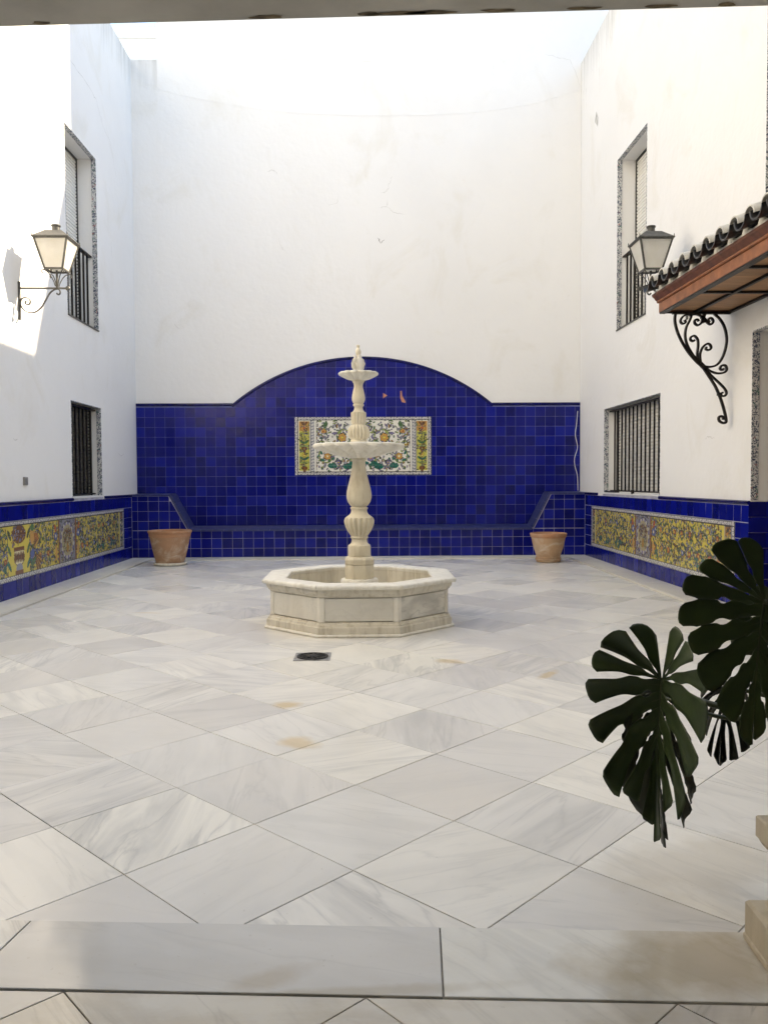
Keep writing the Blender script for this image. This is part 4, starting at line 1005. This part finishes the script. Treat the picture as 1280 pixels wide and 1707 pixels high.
fl('upper_baluster', [(.043, 1.790), (.037, 1.805), (.036, 1.82), (.038, 1.829), (.046, 1.832), (.047, 1.840), (.045, 1.847), (.039, 1.850), (.048, 1.862), (.055, 1.882), (.056, 1.900), (.053, 1.925), (.045, 1.962), (.038, 1.99), (.037, 2.005), (.041, 2.022), (.050, 2.036), (.053, 2.042), (.052, 2.048)])
fl('upper_bowl', [(.052, 2.048), (.062, 2.049, .02, .003), (.10, 2.059, .05, .012), (.14, 2.077, .06, .016), (.162, 2.088, .08, .014), (.170, 2.098, .09, .007), (.170, 2.110, .09), (.162, 2.116, .10), (.13, 2.108, .04), (.0, 2.098)], 'stone_lt', 14*10, 14)
# finial: three carved birds round a nozzle
fl('finial_block', [(.048, 2.095), (.050, 2.118), (.044, 2.124), (.0, 2.126)], 'stone_lt')
for k in range(3):
    a = -PI/2 + .35 + k*2*PI/3; m = MB(); dirv = Vector((math.cos(a), math.sin(a), 0)); sv = Vector((-math.sin(a), math.cos(a), 0)); vs = []
    prof = [(.008, .010, 2.118, .016), (.018, .017, 2.135, .020), (.026, .022, 2.165, .026), (.027, .023, 2.195, .026), (.022, .019, 2.222, .022), (.013, .012, 2.238, .019), (.011, .010, 2.246, .020), (.012, .010, 2.254, .023), (.005, .004, 2.262, .026)]
    for (rd, rs, z, off) in prof:
        for q in range(12):
            t = 2*PI*q/12; p = Vector((FX, FY, z)) + dirv*(off*1.35 + rd*1.2*math.cos(t)*.75) + sv*(rs*1.35*math.sin(t)); vs.append(p[:])
    n = len(prof); m.add(vs, [(i*12+q, i*12+(q+1) % 12, (i+1)*12+(q+1) % 12, (i+1)*12+q) for i in range(n-1) for q in range(12)] + [tuple(range(11, -1, -1)), tuple((n-1)*12+q for q in range(12))])
    bd = m.build('carved_bird', M['stone_lt'], ft, 60)
    m = MB()
    for sg in (-1, 1):      # folded wings
        w_ = [Vector((FX, FY, z)) + dirv*(o_*1.3) + sv*(sg*s_*1.3) for (z, o_, s_) in ((2.225, .030, .018), (2.19, .034, .0235), (2.15, .030, .019), (2.120, .018, .008))]
        m.tube([p[:] for p in w_], lambda t: .009*(1-.75*abs(t-.35)), 6)
    m.build('wings', M['stone_lt'], bd, 60)
fl('nozzle', [(.012, 2.20), (.012, 2.255), (.017, 2.262), (.0235, 2.276), (.0245, 2.290), (.021, 2.304), (.013, 2.315), (.0095, 2.322), (.011, 2.328), (.0150, 2.334), (.0155, 2.341), (.012, 2.347), (.0, 2.348)], 'stone', 20)

# ---------------------------------------------------------------- drain
dg = thing('floor_drain', 'round iron drain grate in a square frame set in the floor before the fountain', 'drain', (-.362, 5.475, 0))
dcx, dcy, ds = -.362, 5.475, .122
m = MB()
for (a, b, c_, d_) in ((-ds, -ds, ds, -ds+.014), (-ds, ds-.014, ds, ds), (-ds, -ds+.014, -ds+.014, ds-.014), (ds-.014, -ds+.014, ds, ds-.014)): m.box((dcx+a, dcy+b, -.01), (dcx+c_, dcy+d_, .0045))
m.box((dcx-ds+.012, dcy-ds+.012, -.01), (dcx+ds-.012, dcy+ds-.012, .0022)); m.build('frame', M['grateframe'], dg)
MB().lathe([(.100, .002), (.106, .004), (.106, .010), (.100, .012), (.088, .010), (.086, .004), (.0, .004)], 32, (dcx, dcy)).build('grate', M['grate'], dg, 35)
for k in range(12):
    a = 2*PI*k/12
    MB().sweep([(dcx+.026*math.cos(a), dcy+.026*math.sin(a), .0075), (dcx+.088*math.cos(a), dcy+.088*math.sin(a), .0085)], [(-.008, -.003), (.008, -.003), (.006, .004), (-.006, .004)], up=Vector((0, 0, 1))).build('grate_bar', M['grate'], dg)
MB().lathe([(.030, .004), (.030, .011), (.022, .014), (.0, .014)], 20, (dcx, dcy)).build('grate_hub', M['grate'], dg, 35)

# ---------------------------------------------------------------- pots
def pot(label, x, y, prof, rimprof, sauc, mat, soil_r, soil_z):
    t = thing('flower_pot', label, 'flower pot', (x, y, 0), 'terracotta pots by the end wall')
    MB().lathe(prof, 48, (x, y)).build('pot_body', M[mat], t, 40); MB().lathe(rimprof, 48, (x, y)).build('rim', M['terrarim'], t, 40)
    MB().lathe(sauc, 48, (x, y)).build('saucer', M['terra2'] if mat == 'terra2' else M['stone_old'], t, 40)
    MB().lathe([(soil_r, soil_z-.02), (soil_r, soil_z), (soil_r*.5, soil_z+.02), (0, soil_z+.01)], 24, (x, y)).build('soil', M['soil'], t, 40)
pot('broad terracotta pot with pale limey bloom, in the corner by the yellow urn picture', -2.800, 11.66,
    [(.190, .030), (.196, .040), (.215, .10), (.240, .20), (.262, .30), (.280, .395), (.283, .41), (.268, .41), (.20, .06), (.0, .05)],
    [(.284, .408), (.290, .410), (.293, .425), (.296, .455), (.304, .462), (.310, .478), (.309, .494), (.300, .499), (.286, .494), (.278, .40)],
    [(.215, .004), (.232, .010), (.238, .022), (.236, .036), (.226, .042), (.200, .030), (.0, .028)], 'terra', .262, .40)
pot('smaller sunbleached terracotta pot on a banded saucer near the canopy side corner', 2.665, 11.70,
    [(.160, .058), (.176, .060), (.180, .068), (.172, .080), (.182, .12), (.205, .19), (.225, .26), (.240, .34), (.243, .362), (.230, .362), (.17, .08), (.0, .07)],
    [(.244, .360), (.252, .363), (.256, .375), (.262, .392), (.266, .408), (.264, .420), (.256, .424), (.244, .420), (.238, .355)],
    [(.160, .004), (.172, .008), (.176, .03), (.186, .036), (.188, .046), (.182, .054), (.160, .058), (.0, .058)], 'terra2', .226, .35)

# ---------------------------------------------------------------- wall lanterns
def lantern(label, wx, y, s):
    """s=+1 points to +x from the wall at wx"""
    X = lambda d: wx + s*d
    t = thing('wall_lantern', label, 'lantern', (wx, y, 3.25), 'wall lanterns facing each other')
    cx = .405; zb, zt = 3.432, 3.735; hb, ht = .092, .170
    fr = MB()
    cb = [(X(cx)+a*hb, y+b*hb, zb) for a, b in ((-1, -1), (1, -1), (1, 1), (-1, 1))]; ct = [(X(cx)+a*ht, y+b*ht, zt) for a, b in ((-1, -1), (1, -1), (1, 1), (-1, 1))]
    for k in range(4):
        fr.sweep([cb[k], ct[k]], [(-.009, -.009), (.009, -.009), (.009, .009), (-.009, .009)], up=Vector((1, 0, 0)))
        fr.sweep([cb[k], cb[(k+1) % 4]], [(-.009, -.009), (.009, -.009), (.009, .009), (-.009, .009)], up=Vector((0, 0, 1)))
        fr.sweep([ct[k], ct[(k+1) % 4]], [(-.010, -.012), (.010, -.012), (.010, .012), (-.010, .012)], up=Vector((0, 0, 1)))
    fr.build('frame', M['irongrey'], t)
    for k in range(4):
        j = (k+1) % 4; a, b, c_, d_ = [Vector(p) for p in (cb[k], cb[j], ct[j], ct[k])]; n_ = (b-a).cross(d_-a).normalized()*.0015
        MB().add([(p+n_)[:] for p in (a, b, c_, d_)] + [(p-n_)[:] for p in (a, b, c_, d_)], [(0, 1, 2, 3), (7, 6, 5, 4), (0, 4, 5, 1), (1, 5, 6, 2), (2, 6, 7, 3), (3, 7, 4, 0)]).build('pane', M['glass'], t)
    rf = MB(); vs = []
    pr = [(ht+.014, zt-.004), (ht+.020, zt+.006), (ht+.016, zt+.014), (ht-.03, zt+.05), (ht-.085, zt+.095), (.045, zt+.105)]
    for h_, z in pr: vs += [(X(cx)+a*h_, y+b*h_, z) for a, b in ((-1, -1), (1, -1), (1, 1), (-1, 1))]
    rf.add(vs, [(i*4+k, i*4+(k+1) % 4, (i+1)*4+(k+1) % 4, (i+1)*4+k) for i in range(5) for k in range(4)] + [(0, 1, 2, 3), tuple(20+k for k in range(4))])
    r_ = rf.build('roof', M['irongrey'], t)
    MB().lathe([(.040, zt+.10), (.040, zt+.150), (.046, zt+.152), (.050, zt+.160), (.046, zt+.170), (.02, zt+.178), (.0, zt+.179)], 20, (X(cx), y)).build('chimney', M['irongrey'], r_, 40)
    for a in (-1, 1):
        for b in (-1, 1):
            MB().lathe([(.006, zt+.004), (.007, zt+.016), (.004, zt+.022), (.006, zt+.03), (.002, zt+.042), (.0, zt+.043)], 8, (X(cx)+a*(ht+.012), y+b*(ht+.012))).build('roof_finial', M['irongrey'], r_, 40)
    MB().lathe([(.018, zb+.01), (.018, zb+.07), (.03, zb+.09), (.036, zb+.13), (.030, zb+.165), (.012, zb+.185), (.0, zb+.187)], 16, (X(cx), y)).build('bulb', M['bulb'], t, 50)
    st = MB().tube([(X(cx), y, 3.245), (X(cx), y, zb)], .012, 8)
    st.build('stem', M['irongrey'], t, 50)
    for k in range(4):
        a = PI/4 + k*PI/2; hx, hy = math.cos(a), math.sin(a)
        pts = smooth_path([(X(cx)+hx*.02, y+hy*.02, 3.262), (X(cx)+hx*.04, y+hy*.04, 3.32), (X(cx)+hx*.085, y+hy*.085, 3.385), (X(cx)+hx*.135, y+hy*.135, 3.415), (X(cx)+hx*.160, y+hy*.160, 3.402), (X(cx)+hx*.158, y+hy*.158, 3.382), (X(cx)+hx*.142, y+hy*.142, 3.385)], 5)
        MB().tube([p[:] for p in pts], .0055, 6, up=Vector((hy, -hx, .01))).build('scroll_stay', M['irongrey'], t, 60)
    arm = MB(); flat = [(-.008, -.011), (.008, -.011), (.008, .011), (-.008, .011)]
    arm.sweep([(X(.0), y, 3.245), (X(.50), y, 3.245)], flat); arm.build('arm', M['irongrey'], t)
    MB().lathe([(.0, -.012), (.020, -.012), (.026, 0), (.020, .012), (.0, .012)], 14).build('arm_knob', M['irongrey'], t, 50, loc=(X(.515), y, 3.245), rot=(PI/2, 0, 0))
    bevel_box((min(X(0), X(.016)), y-.02, 2.915), (max(X(0), X(.016)), y+.02, 3.315), .003).build('wall_plate', M['irongrey'], t)
    sp = [(.44, 3.215), (.435, 3.185), (.415, 3.178), (.40, 3.192), (.408, 3.207)]
    cur = [(.408, 3.196), (.402, 3.188), (.412, 3.178), (.430, 3.186), (.436, 3.210), (.415, 3.236), (.37, 3.228), (.325, 3.19), (.28, 3.115), (.235, 3.045), (.175, 2.998), (.11, 2.99), (.05, 3.02), (.020, 3.075), (.032, 3.135), (.085, 3.145), (.12, 3.115), (.110, 3.078), (.075, 3.078), (.068, 3.10), (.082, 3.108)]
    MB().sweep([p[:] for p in smooth_path([(X(d), y, z) for d, z in cur], 6)], [(-.005, -.011), (.005, -.011), (.005, .011), (-.005, .011)]).build('scroll', M['irongrey'], t, 60)
lantern('grey wall lantern on a scrolled arm in the sunlight', XLP, 8.71, 1)
lantern('grey wall lantern standing above the far end of the tiled canopy', XRP, 8.70, -1)

# ---------------------------------------------------------------- canopy
cn = thing('canopy', 'timber canopy with black and white barrel tiles over the doorway', 'canopy', (XRP, 6.6, 2.77))
CY0, CY1 = 5.25, 7.69; CX0 = 2.80; SZ = 2.776
MB().box((CX0, CY0, SZ+.004), (CX0+.05, CY1, SZ+.092)).build('fascia', M['wood'], cn)
def lmould(prof, name, mat):
    m = MB(); vs = [(x, CY0, z) for x, z in prof] + [(x, CY1+.012, z) for x, z in prof]; n = len(prof)
    m.add(vs, [(i, (i+1) % n, n+(i+1) % n, n+i) for i in range(n)] + [tuple(range(n)), tuple(range(2*n-1, n-1, -1))]); m.build(name, mat, cn, 30)
lmould([(CX0+.05, SZ+.093), (CX0-.012, SZ+.093), (CX0-.020, SZ+.100), (CX0-.020, SZ+.112), (CX0+.05, SZ+.112)], 'fillet', M['wood'])
lmould([(CX0+.05, SZ+.113), (CX0-.022, SZ+.113), (CX0-.034, SZ+.122), (CX0-.042, SZ+.138), (CX0-.062, SZ+.152), (CX0-.066, SZ+.172), (CX0+.05, SZ+.176)], 'crown_moulding', M['wooddk'])
MB().box((CX0+.05, CY1-.05, SZ+.006), (XRP-.002, CY1-.002, SZ+.17)).build('end_board', M['wooddk'], cn)
npk = 24
for i in range(npk):
    y0 = CY0 + (CY1-.055-CY0)*i/npk; y1 = CY0 + (CY1-.055-CY0)*(i+1)/npk
    MB().prism(rect(CX0+.052, y0+.002, XRP-.003, y1-.002), SZ+.030, SZ+.014, lambda u, v, h: (u, v, h)).build('soffit_board', M['plank'], cn)
for x0, x1 in ((CX0+.004, CX0+.055), (3.115, 3.145), (XRP-.034, XRP-.002)):
    MB().box((x0, CY0, SZ-.010), (x1, CY1-.002, SZ+.003 if x0 < 2.9 else SZ+.012)).build('iron_frame_bar', M['iron'], cn)
for y in (CY1-.045, CY1-.86, CY1-1.67):
    for x0, x1 in ((CX0+.057, 3.113), (3.147, XRP-.036)):
        MB().box((x0, y, SZ-.008), (x1, y+.030, SZ+.011)).build('iron_cross_bar', M['iron'], cn)
# mortar bed and barrel tiles, sloping up to the wall
EX, EZ = CX0-.135, SZ+.190; WXx, WZ = XRP-.004, SZ+.47
MB().add([(CX0-.05, CY0, SZ+.178), (XRP-.004, CY0, SZ+.178), (XRP-.004, CY0, WZ-.05), (CX0-.045, CY0, SZ+.20), (CX0-.05, CY1, SZ+.178), (XRP-.004, CY1, SZ+.178), (XRP-.004, CY1, WZ-.05), (CX0-.045, CY1, SZ+.20)],
         [(0, 1, 2, 3), (7, 6, 5, 4), (0, 3, 7, 4), (3, 2, 6, 7), (2, 1, 5, 6), (1, 0, 4, 5)]).build('mortar_bed', M['mortar'], cn)
def barrel(yc, r, up, mat, x0, z0, x1, z1, name, th=.012):
    m = MB(); vs = []; n = 12
    for (x, z, rr_) in ((x0, z0, r), (x1, z1, r*.92)):
        for k in range(n+1):
            a = PI*k/n; vs.append((x, yc + rr_*math.cos(a), z + up*rr_*.95*math.sin(a)))
        for k in range(n+1):
            a = PI*k/n; q = rr_-th; vs.append((x, yc + q*math.cos(a), z + up*q*.95*math.sin(a)))
    N = 2*(n+1); fs = []
    for k in range(n):
        fs += [(k, k+1, N+k+1, N+k), (n+1+k, N+n+1+k, N+n+2+k, n+2+k), (k, n+1+k, n+2+k, k+1), (N+k, N+k+1, N+n+2+k, N+n+1+k)]
    fs += [(0, N, N+n+1, n+1), (n, 2*n+1, N+2*n+1, N+n)]
    m.add(vs, fs); m.build(name, mat, cn, 45)
pitch = .238; nt_ = 11
sl = (WZ-EZ)/(WXx-EX)
for i in range(nt_):
    yc = CY1 - .055 - i*pitch
    if yc < CY0 - .1: break
    for (s0, s1, off) in ((0.0, .43, 0.0), (.40, .80, .018)):
        barrel(yc, .090, -1, M['tileblack'], EX+s0-.012, EZ+.072+sl*s0+off, min(WXx, EX+s1), EZ+.072+sl*s1+off-.012, 'pan_tile')
        yc2 = yc - pitch/2
        barrel(yc2, .078, 1, M['tilewhite'], EX+s0, EZ+.052+sl*s0+off, min(WXx, EX+s1), EZ+.052+sl*s1+off-.012, 'cover_tile')
    MB().lathe([(.0, -.03), (.030, -.028), (.038, 0.0), (.030, .03), (.0, .04)], 10).build('mortar_plug', M['mortar'], cn, 60, loc=(CX0-.028, yc-pitch/2, SZ+.195), rot=(0, 0, .4))
# scrolled iron bracket
BYY = 7.615; K = 1.2; 
def bz(zx, zy):
    px_, py_ = 1040+zx/4.49, 340+zy/4.49
    d = _f + _r2*((px_-640)/1347.65) - _u2*((py_-853.5)/1347.65); t = BYY/d.y; return (t*d.x, BYY, 1.2+t*d.z)
def spiral(cx, cy, r0, a0, turns, sgn, n=26, r1=.25):
    return [(cx + r0*(1-(1-r1)*i/n)*math.cos(a0+sgn*turns*2*PI*i/n), cy + r0*(1-(1-r1)*i/n)*math.sin(a0+sgn*turns*2*PI*i/n)) for i in range(n+1)]
strap = lambda th: [(-th, -.014), (th, -.014), (th, .014), (-th, .014)]
def iron(pts, th=.0085, n=5):
    P = [bz(*p) for p in pts]; P = [(min(p[0], XRP-.012), p[1], p[2]) for p in P]
    MB().sweep([p[:] for p in smooth_path(P, n)], strap(th)).build('scroll_bar', M['iron'], br, 60)
br = MB().prism([( -.030, -.020), (.030, -.020), (.030, .020), (-.030, .020)], -.02, .02, lambda u, v, h: (Vector(bz(583, 1210)) + Vector((u*.7 - v*.6, h, -u*.7 - v*.6)))[:], .003).build('iron_bracket', M['iron'], cn)
tag(br, 'black wrought iron scroll bracket under the canopy')
iron([(385, 815), (378, 870), (395, 950), (430, 1030), (480, 1110), (540, 1180), (585, 1220), (630, 1285), (680, 1365), (715, 1445), (740, 1520), (757, 1590), (760, 1632), (738, 1640), (712, 1625), (706, 1600), (722, 1588), (740, 1600), (738, 1615)], .010)
iron([(505, 825), (490, 870), (465, 920), (455, 975), (465, 1040), (500, 1110), (560, 1190)], .0085)
iron([(500, 840), (480, 828), (445, 838), (424, 862), (422, 885), (440, 897), (458, 885), (450, 868)], .008)
iron([(556, 1195), (545, 1130), (552, 1060), (548, 1015), (525, 988), (500, 995), (494, 1015), (512, 1028), (526, 1018)], .0085)
iron([(572, 1195), (566, 1130), (585, 1075), (618, 1047), (642, 1055), (648, 1080), (630, 1094), (610, 1086), (614, 1070)], .0085)
iron([(595, 1215), (640, 1220), (690, 1205), (728, 1160), (755, 1090), (766, 1010), (750, 925), (715, 862), (672, 822)], .009)
iron([(500, 830), (540, 826), (580, 846), (578, 885), (552, 908), (528, 895), (528, 870), (548, 866), (556, 880)], .009)
iron([(570, 850), (600, 858), (618, 885), (645, 902), (664, 882), (655, 858), (634, 856), (628, 875), (640, 884)], .009)
iron([(600, 822), (590, 860), (600, 890)], .014)
iron([(600, 1218), (640, 1250), (695, 1268), (745, 1262), (766, 1238), (755, 1210), (728, 1210), (716, 1232), (732, 1244), (744, 1232)], .009)
iron([(600, 1232), (655, 1290), (708, 1338), (748, 1380), (764, 1412), (752, 1436), (728, 1436), (722, 1418), (738, 1412)], .0085)
MB().prism(rect(-.02, -.012, .02, .012), -.02, .02, lambda u, v, h: (Vector(bz(712, 1425)) + Vector((u, h, v)))[:], .003).build('collar', M['iron'], br)
MB().box((2.90, BYY-.016, SZ-.026), (XRP-.03, BYY+.016, SZ-.0105)).build('top_strap', M['iron'], br)

# ---------------------------------------------------------------- pedestals and plant
def pedestal(label, u0, sgn):
    """inner edge at u0 along the porch line, extending outward by sgn"""
    W = .40; cu_ = u0 + sgn*W/2; cv_ = -.235; t = thing('pedestal', label, 'pedestal', fP(cu_, cv_, .02), 'pedestals flanking the threshold')
    def ring(prof, name, mat):
        m = MB(); vs = []
        for h_, z in prof: vs += [fP(cu_+a*h_, cv_+b*h_, z) for a, b in ((-1, -1), (1, -1), (1, 1), (-1, 1))]
        n = len(prof); m.add(vs, [(i*4+k, i*4+(k+1) % 4, (i+1)*4+(k+1) % 4, (i+1)*4+k) for i in range(n-1) for k in range(4)] + [(0, 1, 2, 3), tuple((n-1)*4+k for k in range(4))]); m.build(name, M[mat], t, 30)
    ring([(.196, .0055), (.200, .010), (.200, .022), (.197, .026), (.197, .106), (.190, .114), (.172, .120)], 'base_block', 'pedestal')
    ring([(.164, .120), (.157, .128), (.150, .138), (.150, .242), (.154, .256), (.168, .270), (.174, .280)], 'shaft', 'pedestal')
    ring([(.172, .280), (.180, .288), (.180, .338), (.176, .342)], 'top_slab', 'pedestal')
    return t
pedestal('stone pedestal with flared top slab under the big leaves', .942, 1)
pedestal('low stone pedestal base cut off by the picture edge opposite the plant', -1.040, -1)
PC = Vector(fP(1.142, -.235, .343))
plant = thing('monstera_plant', 'dark monstera plant leaning in over the marble floor', 'plant', PC[:])
pt_ = thing('plant_pot', 'terracotta pot carrying the monstera on the stone pedestal', 'flower pot', PC[:])
MB().lathe([(.10, 0), (.115, .004), (.125, .10), (.145, .24), (.158, .25), (.160, .285), (.148, .288), (.14, .25), (.0, .25)], 36).build('pot_body', M['terra'], pt_, 40, loc=PC[:])
MB().lathe([(.138, .245), (.13, .262), (0, .266)], 24).build('soil', M['soil'], pt_, 40, loc=PC[:])

def monstera(J, tip, left, sizeL, name='leaf', lobes=7, sides=(1, 1), fold=(0.0, 0.9), droop=.5, curl=.25, seed=1, slit=.40, gmax=4.6, mat='leaf', fray=0, wscale=1.0, rlim=170, closed=False):
    """J joint, tip direction (vector), left direction (vector)"""
    rr = random.Random(seed); M_ = Vector(tip).normalized(); L_ = Vector(left); L_ = (L_ - M_*L_.dot(M_)).normalized(); N_ = M_.cross(L_).normalized()
    J = Vector(J); mb = MB()
    Rt = lambda ph: np.interp(ph, [0, 20, 45, 75, 105, 135, 160, 175], [.46, .47, .53, .60, .60, .55, .47, .36])*sizeL*wscale
    At = lambda ph: .56*sizeL*max(0.0, 1-ph/95.0)**1.15
    def pos3(a, b, side):
        f_ = fold[0 if side > 0 else 1]
        lat = L_*(math.cos(f_)*side) + N_*(math.sin(f_))
        d2 = (a*a + b*b)
        p = J + M_*a + lat*b + N_*(-curl*a*a/sizeL) + Vector((0, 0, -1))*(droop*(b*b*.9 + max(0, a)**2*.15)/sizeL)
        return p
    veins = []
    for si, side in enumerate((1, -1)):
        if not sides[si]: continue
        ed = [0.0]
        for k in range(lobes): ed.append(ed[-1] + rr.uniform(.8, 1.2)*(1.0 if k else .7))
        ed = [e*rlim/ed[-1] for e in ed]
        gaps = []                                       # what is cut away along each border between two lobes
        for k in range(lobes+1):
            gaps.append(dict(h0=rr.uniform(.12, .17), h1=rr.uniform(.24, .34), hw=rr.uniform(2.2, 4.0), s0=slit*rr.uniform(.85, 1.25), gk=gmax*rr.uniform(.75, 1.25),
                             m0=rr.uniform(.40, .48), m1=rr.uniform(.58, .72), mw=rr.uniform(1.2, 3.0), notch=rr.random() < .75))
        def cut(k, t):
            if k == 0 or k == lobes: return 0.0
            q = gaps[k]; g_ = 0.0
            if q['h0'] < t < q['h1']: g_ += q['hw']*math.sin(PI*(t-q['h0'])/(q['h1']-q['h0']))**.7
            if closed:
                if q['m0'] < t < q['m1']: g_ += q['mw']*math.sin(PI*(t-q['m0'])/(q['m1']-q['m0']))**.7
                if q['notch'] and t > .84: g_ += gmax*((t-.84)/.16)**.6
            elif t > q['s0']:
                u_ = (t-q['s0'])/(1-q['s0']); g_ += q['gk']*math.sin(min(u_/.35, 1)*PI/2)**.8*(1 - .55*max(0, (u_-.35)/.65))
            return g_
        for k in range(lobes):
            p0, p1 = ed[k], ed[k+1]; NA, NT_ = 6, 24
            lim_ = rr.uniform(.90, 1.07); tw = rr.uniform(-.12, .12); ex = rr.uniform(-.05, .04); dr_ = rr.uniform(0, .22)*(1.5 if p0 < 60 else .15); sk = rr.uniform(-.10, .10)
            if closed: tw, ex, dr_, sk = tw*.1, ex*.1, 0.0, sk*.4
            vs = []
            for j in range(NT_+1):
                t = j/NT_
                a0 = p0 + cut(k, t); a1 = p1 - cut(k+1, t)
                if a1 - a0 < 1.5: mid = (a0+a1)/2; a0, a1 = mid-.75, mid+.75
                for i in range(NA+1):
                    x = i/NA; ph = a0 + (a1-a0)*x; e = abs(2*x-1)
                    tt = t*(lim_ - .06*e**4 + sk*(x-.5)*t)
                    O = At(ph); R = Rt(ph); pr = math.radians(ph)
                    a = O + tt*R*math.cos(pr); b = tt*R*math.sin(pr)
                    p = pos3(a, b, side) + N_*(tw*(x-.5)*t*t*sizeL*.8 + ex*t*t) + Vector((0, 0, -1))*(dr_*t**3*sizeL*.5) + N_*((.004 if closed else .014)*math.cos((x-.5)*PI)*t)
                    if fray: p += Vector((0, 0, -1))*fray*t*t*sizeL + N_*rr.uniform(-.003, .003)
                    vs.append(p[:])
            n = NA+1; mb.add(vs, [(j*n+i, j*n+i+1, (j+1)*n+i+1, (j+1)*n+i) for j in range(NT_) for i in range(NA)])
            veins.append([vs[j*n+3] for j in range(0, NT_-1, 4)])
    o = mb.build(name, M[mat], plant, 70)
    sm = o.modifiers.new('thickness', 'SOLIDIFY'); sm.thickness = .0014
    mid = [pos3(sizeL*.98*i/14, 0, 1) + N_*.001 for i in range(15)]
    MB().tube([p[:] for p in mid], lambda t: .0055*(1-.8*t), 6, up=N_).build('midrib', M['stem'], o, 60)
    vm = MB()
    for v_ in veins: vm.tube(v_, lambda t: .0019*(1-.7*t), 5, up=N_)
    vm.build('side_veins', M['stem'], o, 60)
    return o
J1 = Vector((0.874, 2.35, 0.606)); J2 = Vector((1.052, 2.10, 0.875)); J3 = Vector((1.02, 2.24, .615))
monstera(J1, (-.06, .02, -1.0), (-1, .28, .05), .388, lobes=8, fold=(0.05, -1.15), droop=.28, curl=.12, seed=4, gmax=3.5, slit=.46)
monstera(J2, (-.16, -.04, -1.0), (-1, .10, .12), .35, lobes=9, fold=(0.12, -.35), droop=.15, curl=.15, seed=12, gmax=2.0, closed=True)
monstera(J3, (-.10, .05, -1.0), (-1, .5, 0), .15, lobes=7, fold=(.5, -.6), droop=.6, curl=.2, seed=15, slit=.30, gmax=6.0, mat='leafold', fray=.30)
monstera(J1 + Vector((.01, .05, -.06)), (-.05, -.03, -1.0), (-1, -.5, -.3), .34, lobes=7, fold=(.35, -.6), droop=.8, curl=.1, seed=23, slit=.3, gmax=6.5, mat='leafold', fray=.25, wscale=.62)
monstera(Vector((1.22, 2.24, .80)), (.1, .1, -1.0), (-1, .4, .2), .30, lobes=7, fold=(.2, -.3), droop=.3, seed=31, gmax=3.0, closed=True)
B0 = PC + Vector((0, 0, .25))
for pts, r0 in (([B0, B0+Vector((-.01, .06, .16)), Vector((1.12, 2.05, .60)), Vector((1.00, 2.16, .572)), Vector((.92, 2.30, .575)), J1], .0095), ([B0+Vector((.02, 0, 0)), B0+Vector((.02, .03, .28)), Vector((1.12, 2.03, .86)), J2], .0085),
                ([B0+Vector((.0, .02, 0)), B0+Vector((-.02, .08, .10)), Vector((1.14, 2.16, .60)), J3], .007), ([B0+Vector((.03, .03, 0)), B0+Vector((.05, .10, .2)), Vector((1.25, 2.2, .83)), Vector((1.22, 2.24, .80))], .008), ([Vector((1.12, 2.05, .60)), Vector((1.0, 2.2, .535)), J1 + Vector((.01, .05, -.06))], .006)):
    MB().tube([p[:] for p in smooth_path(pts, 7)], lambda t, r0=r0: r0*(1.25-.45*t), 8, up=Vector((.3, .9, .2))).build('stem', M['stem'], plant, 60)
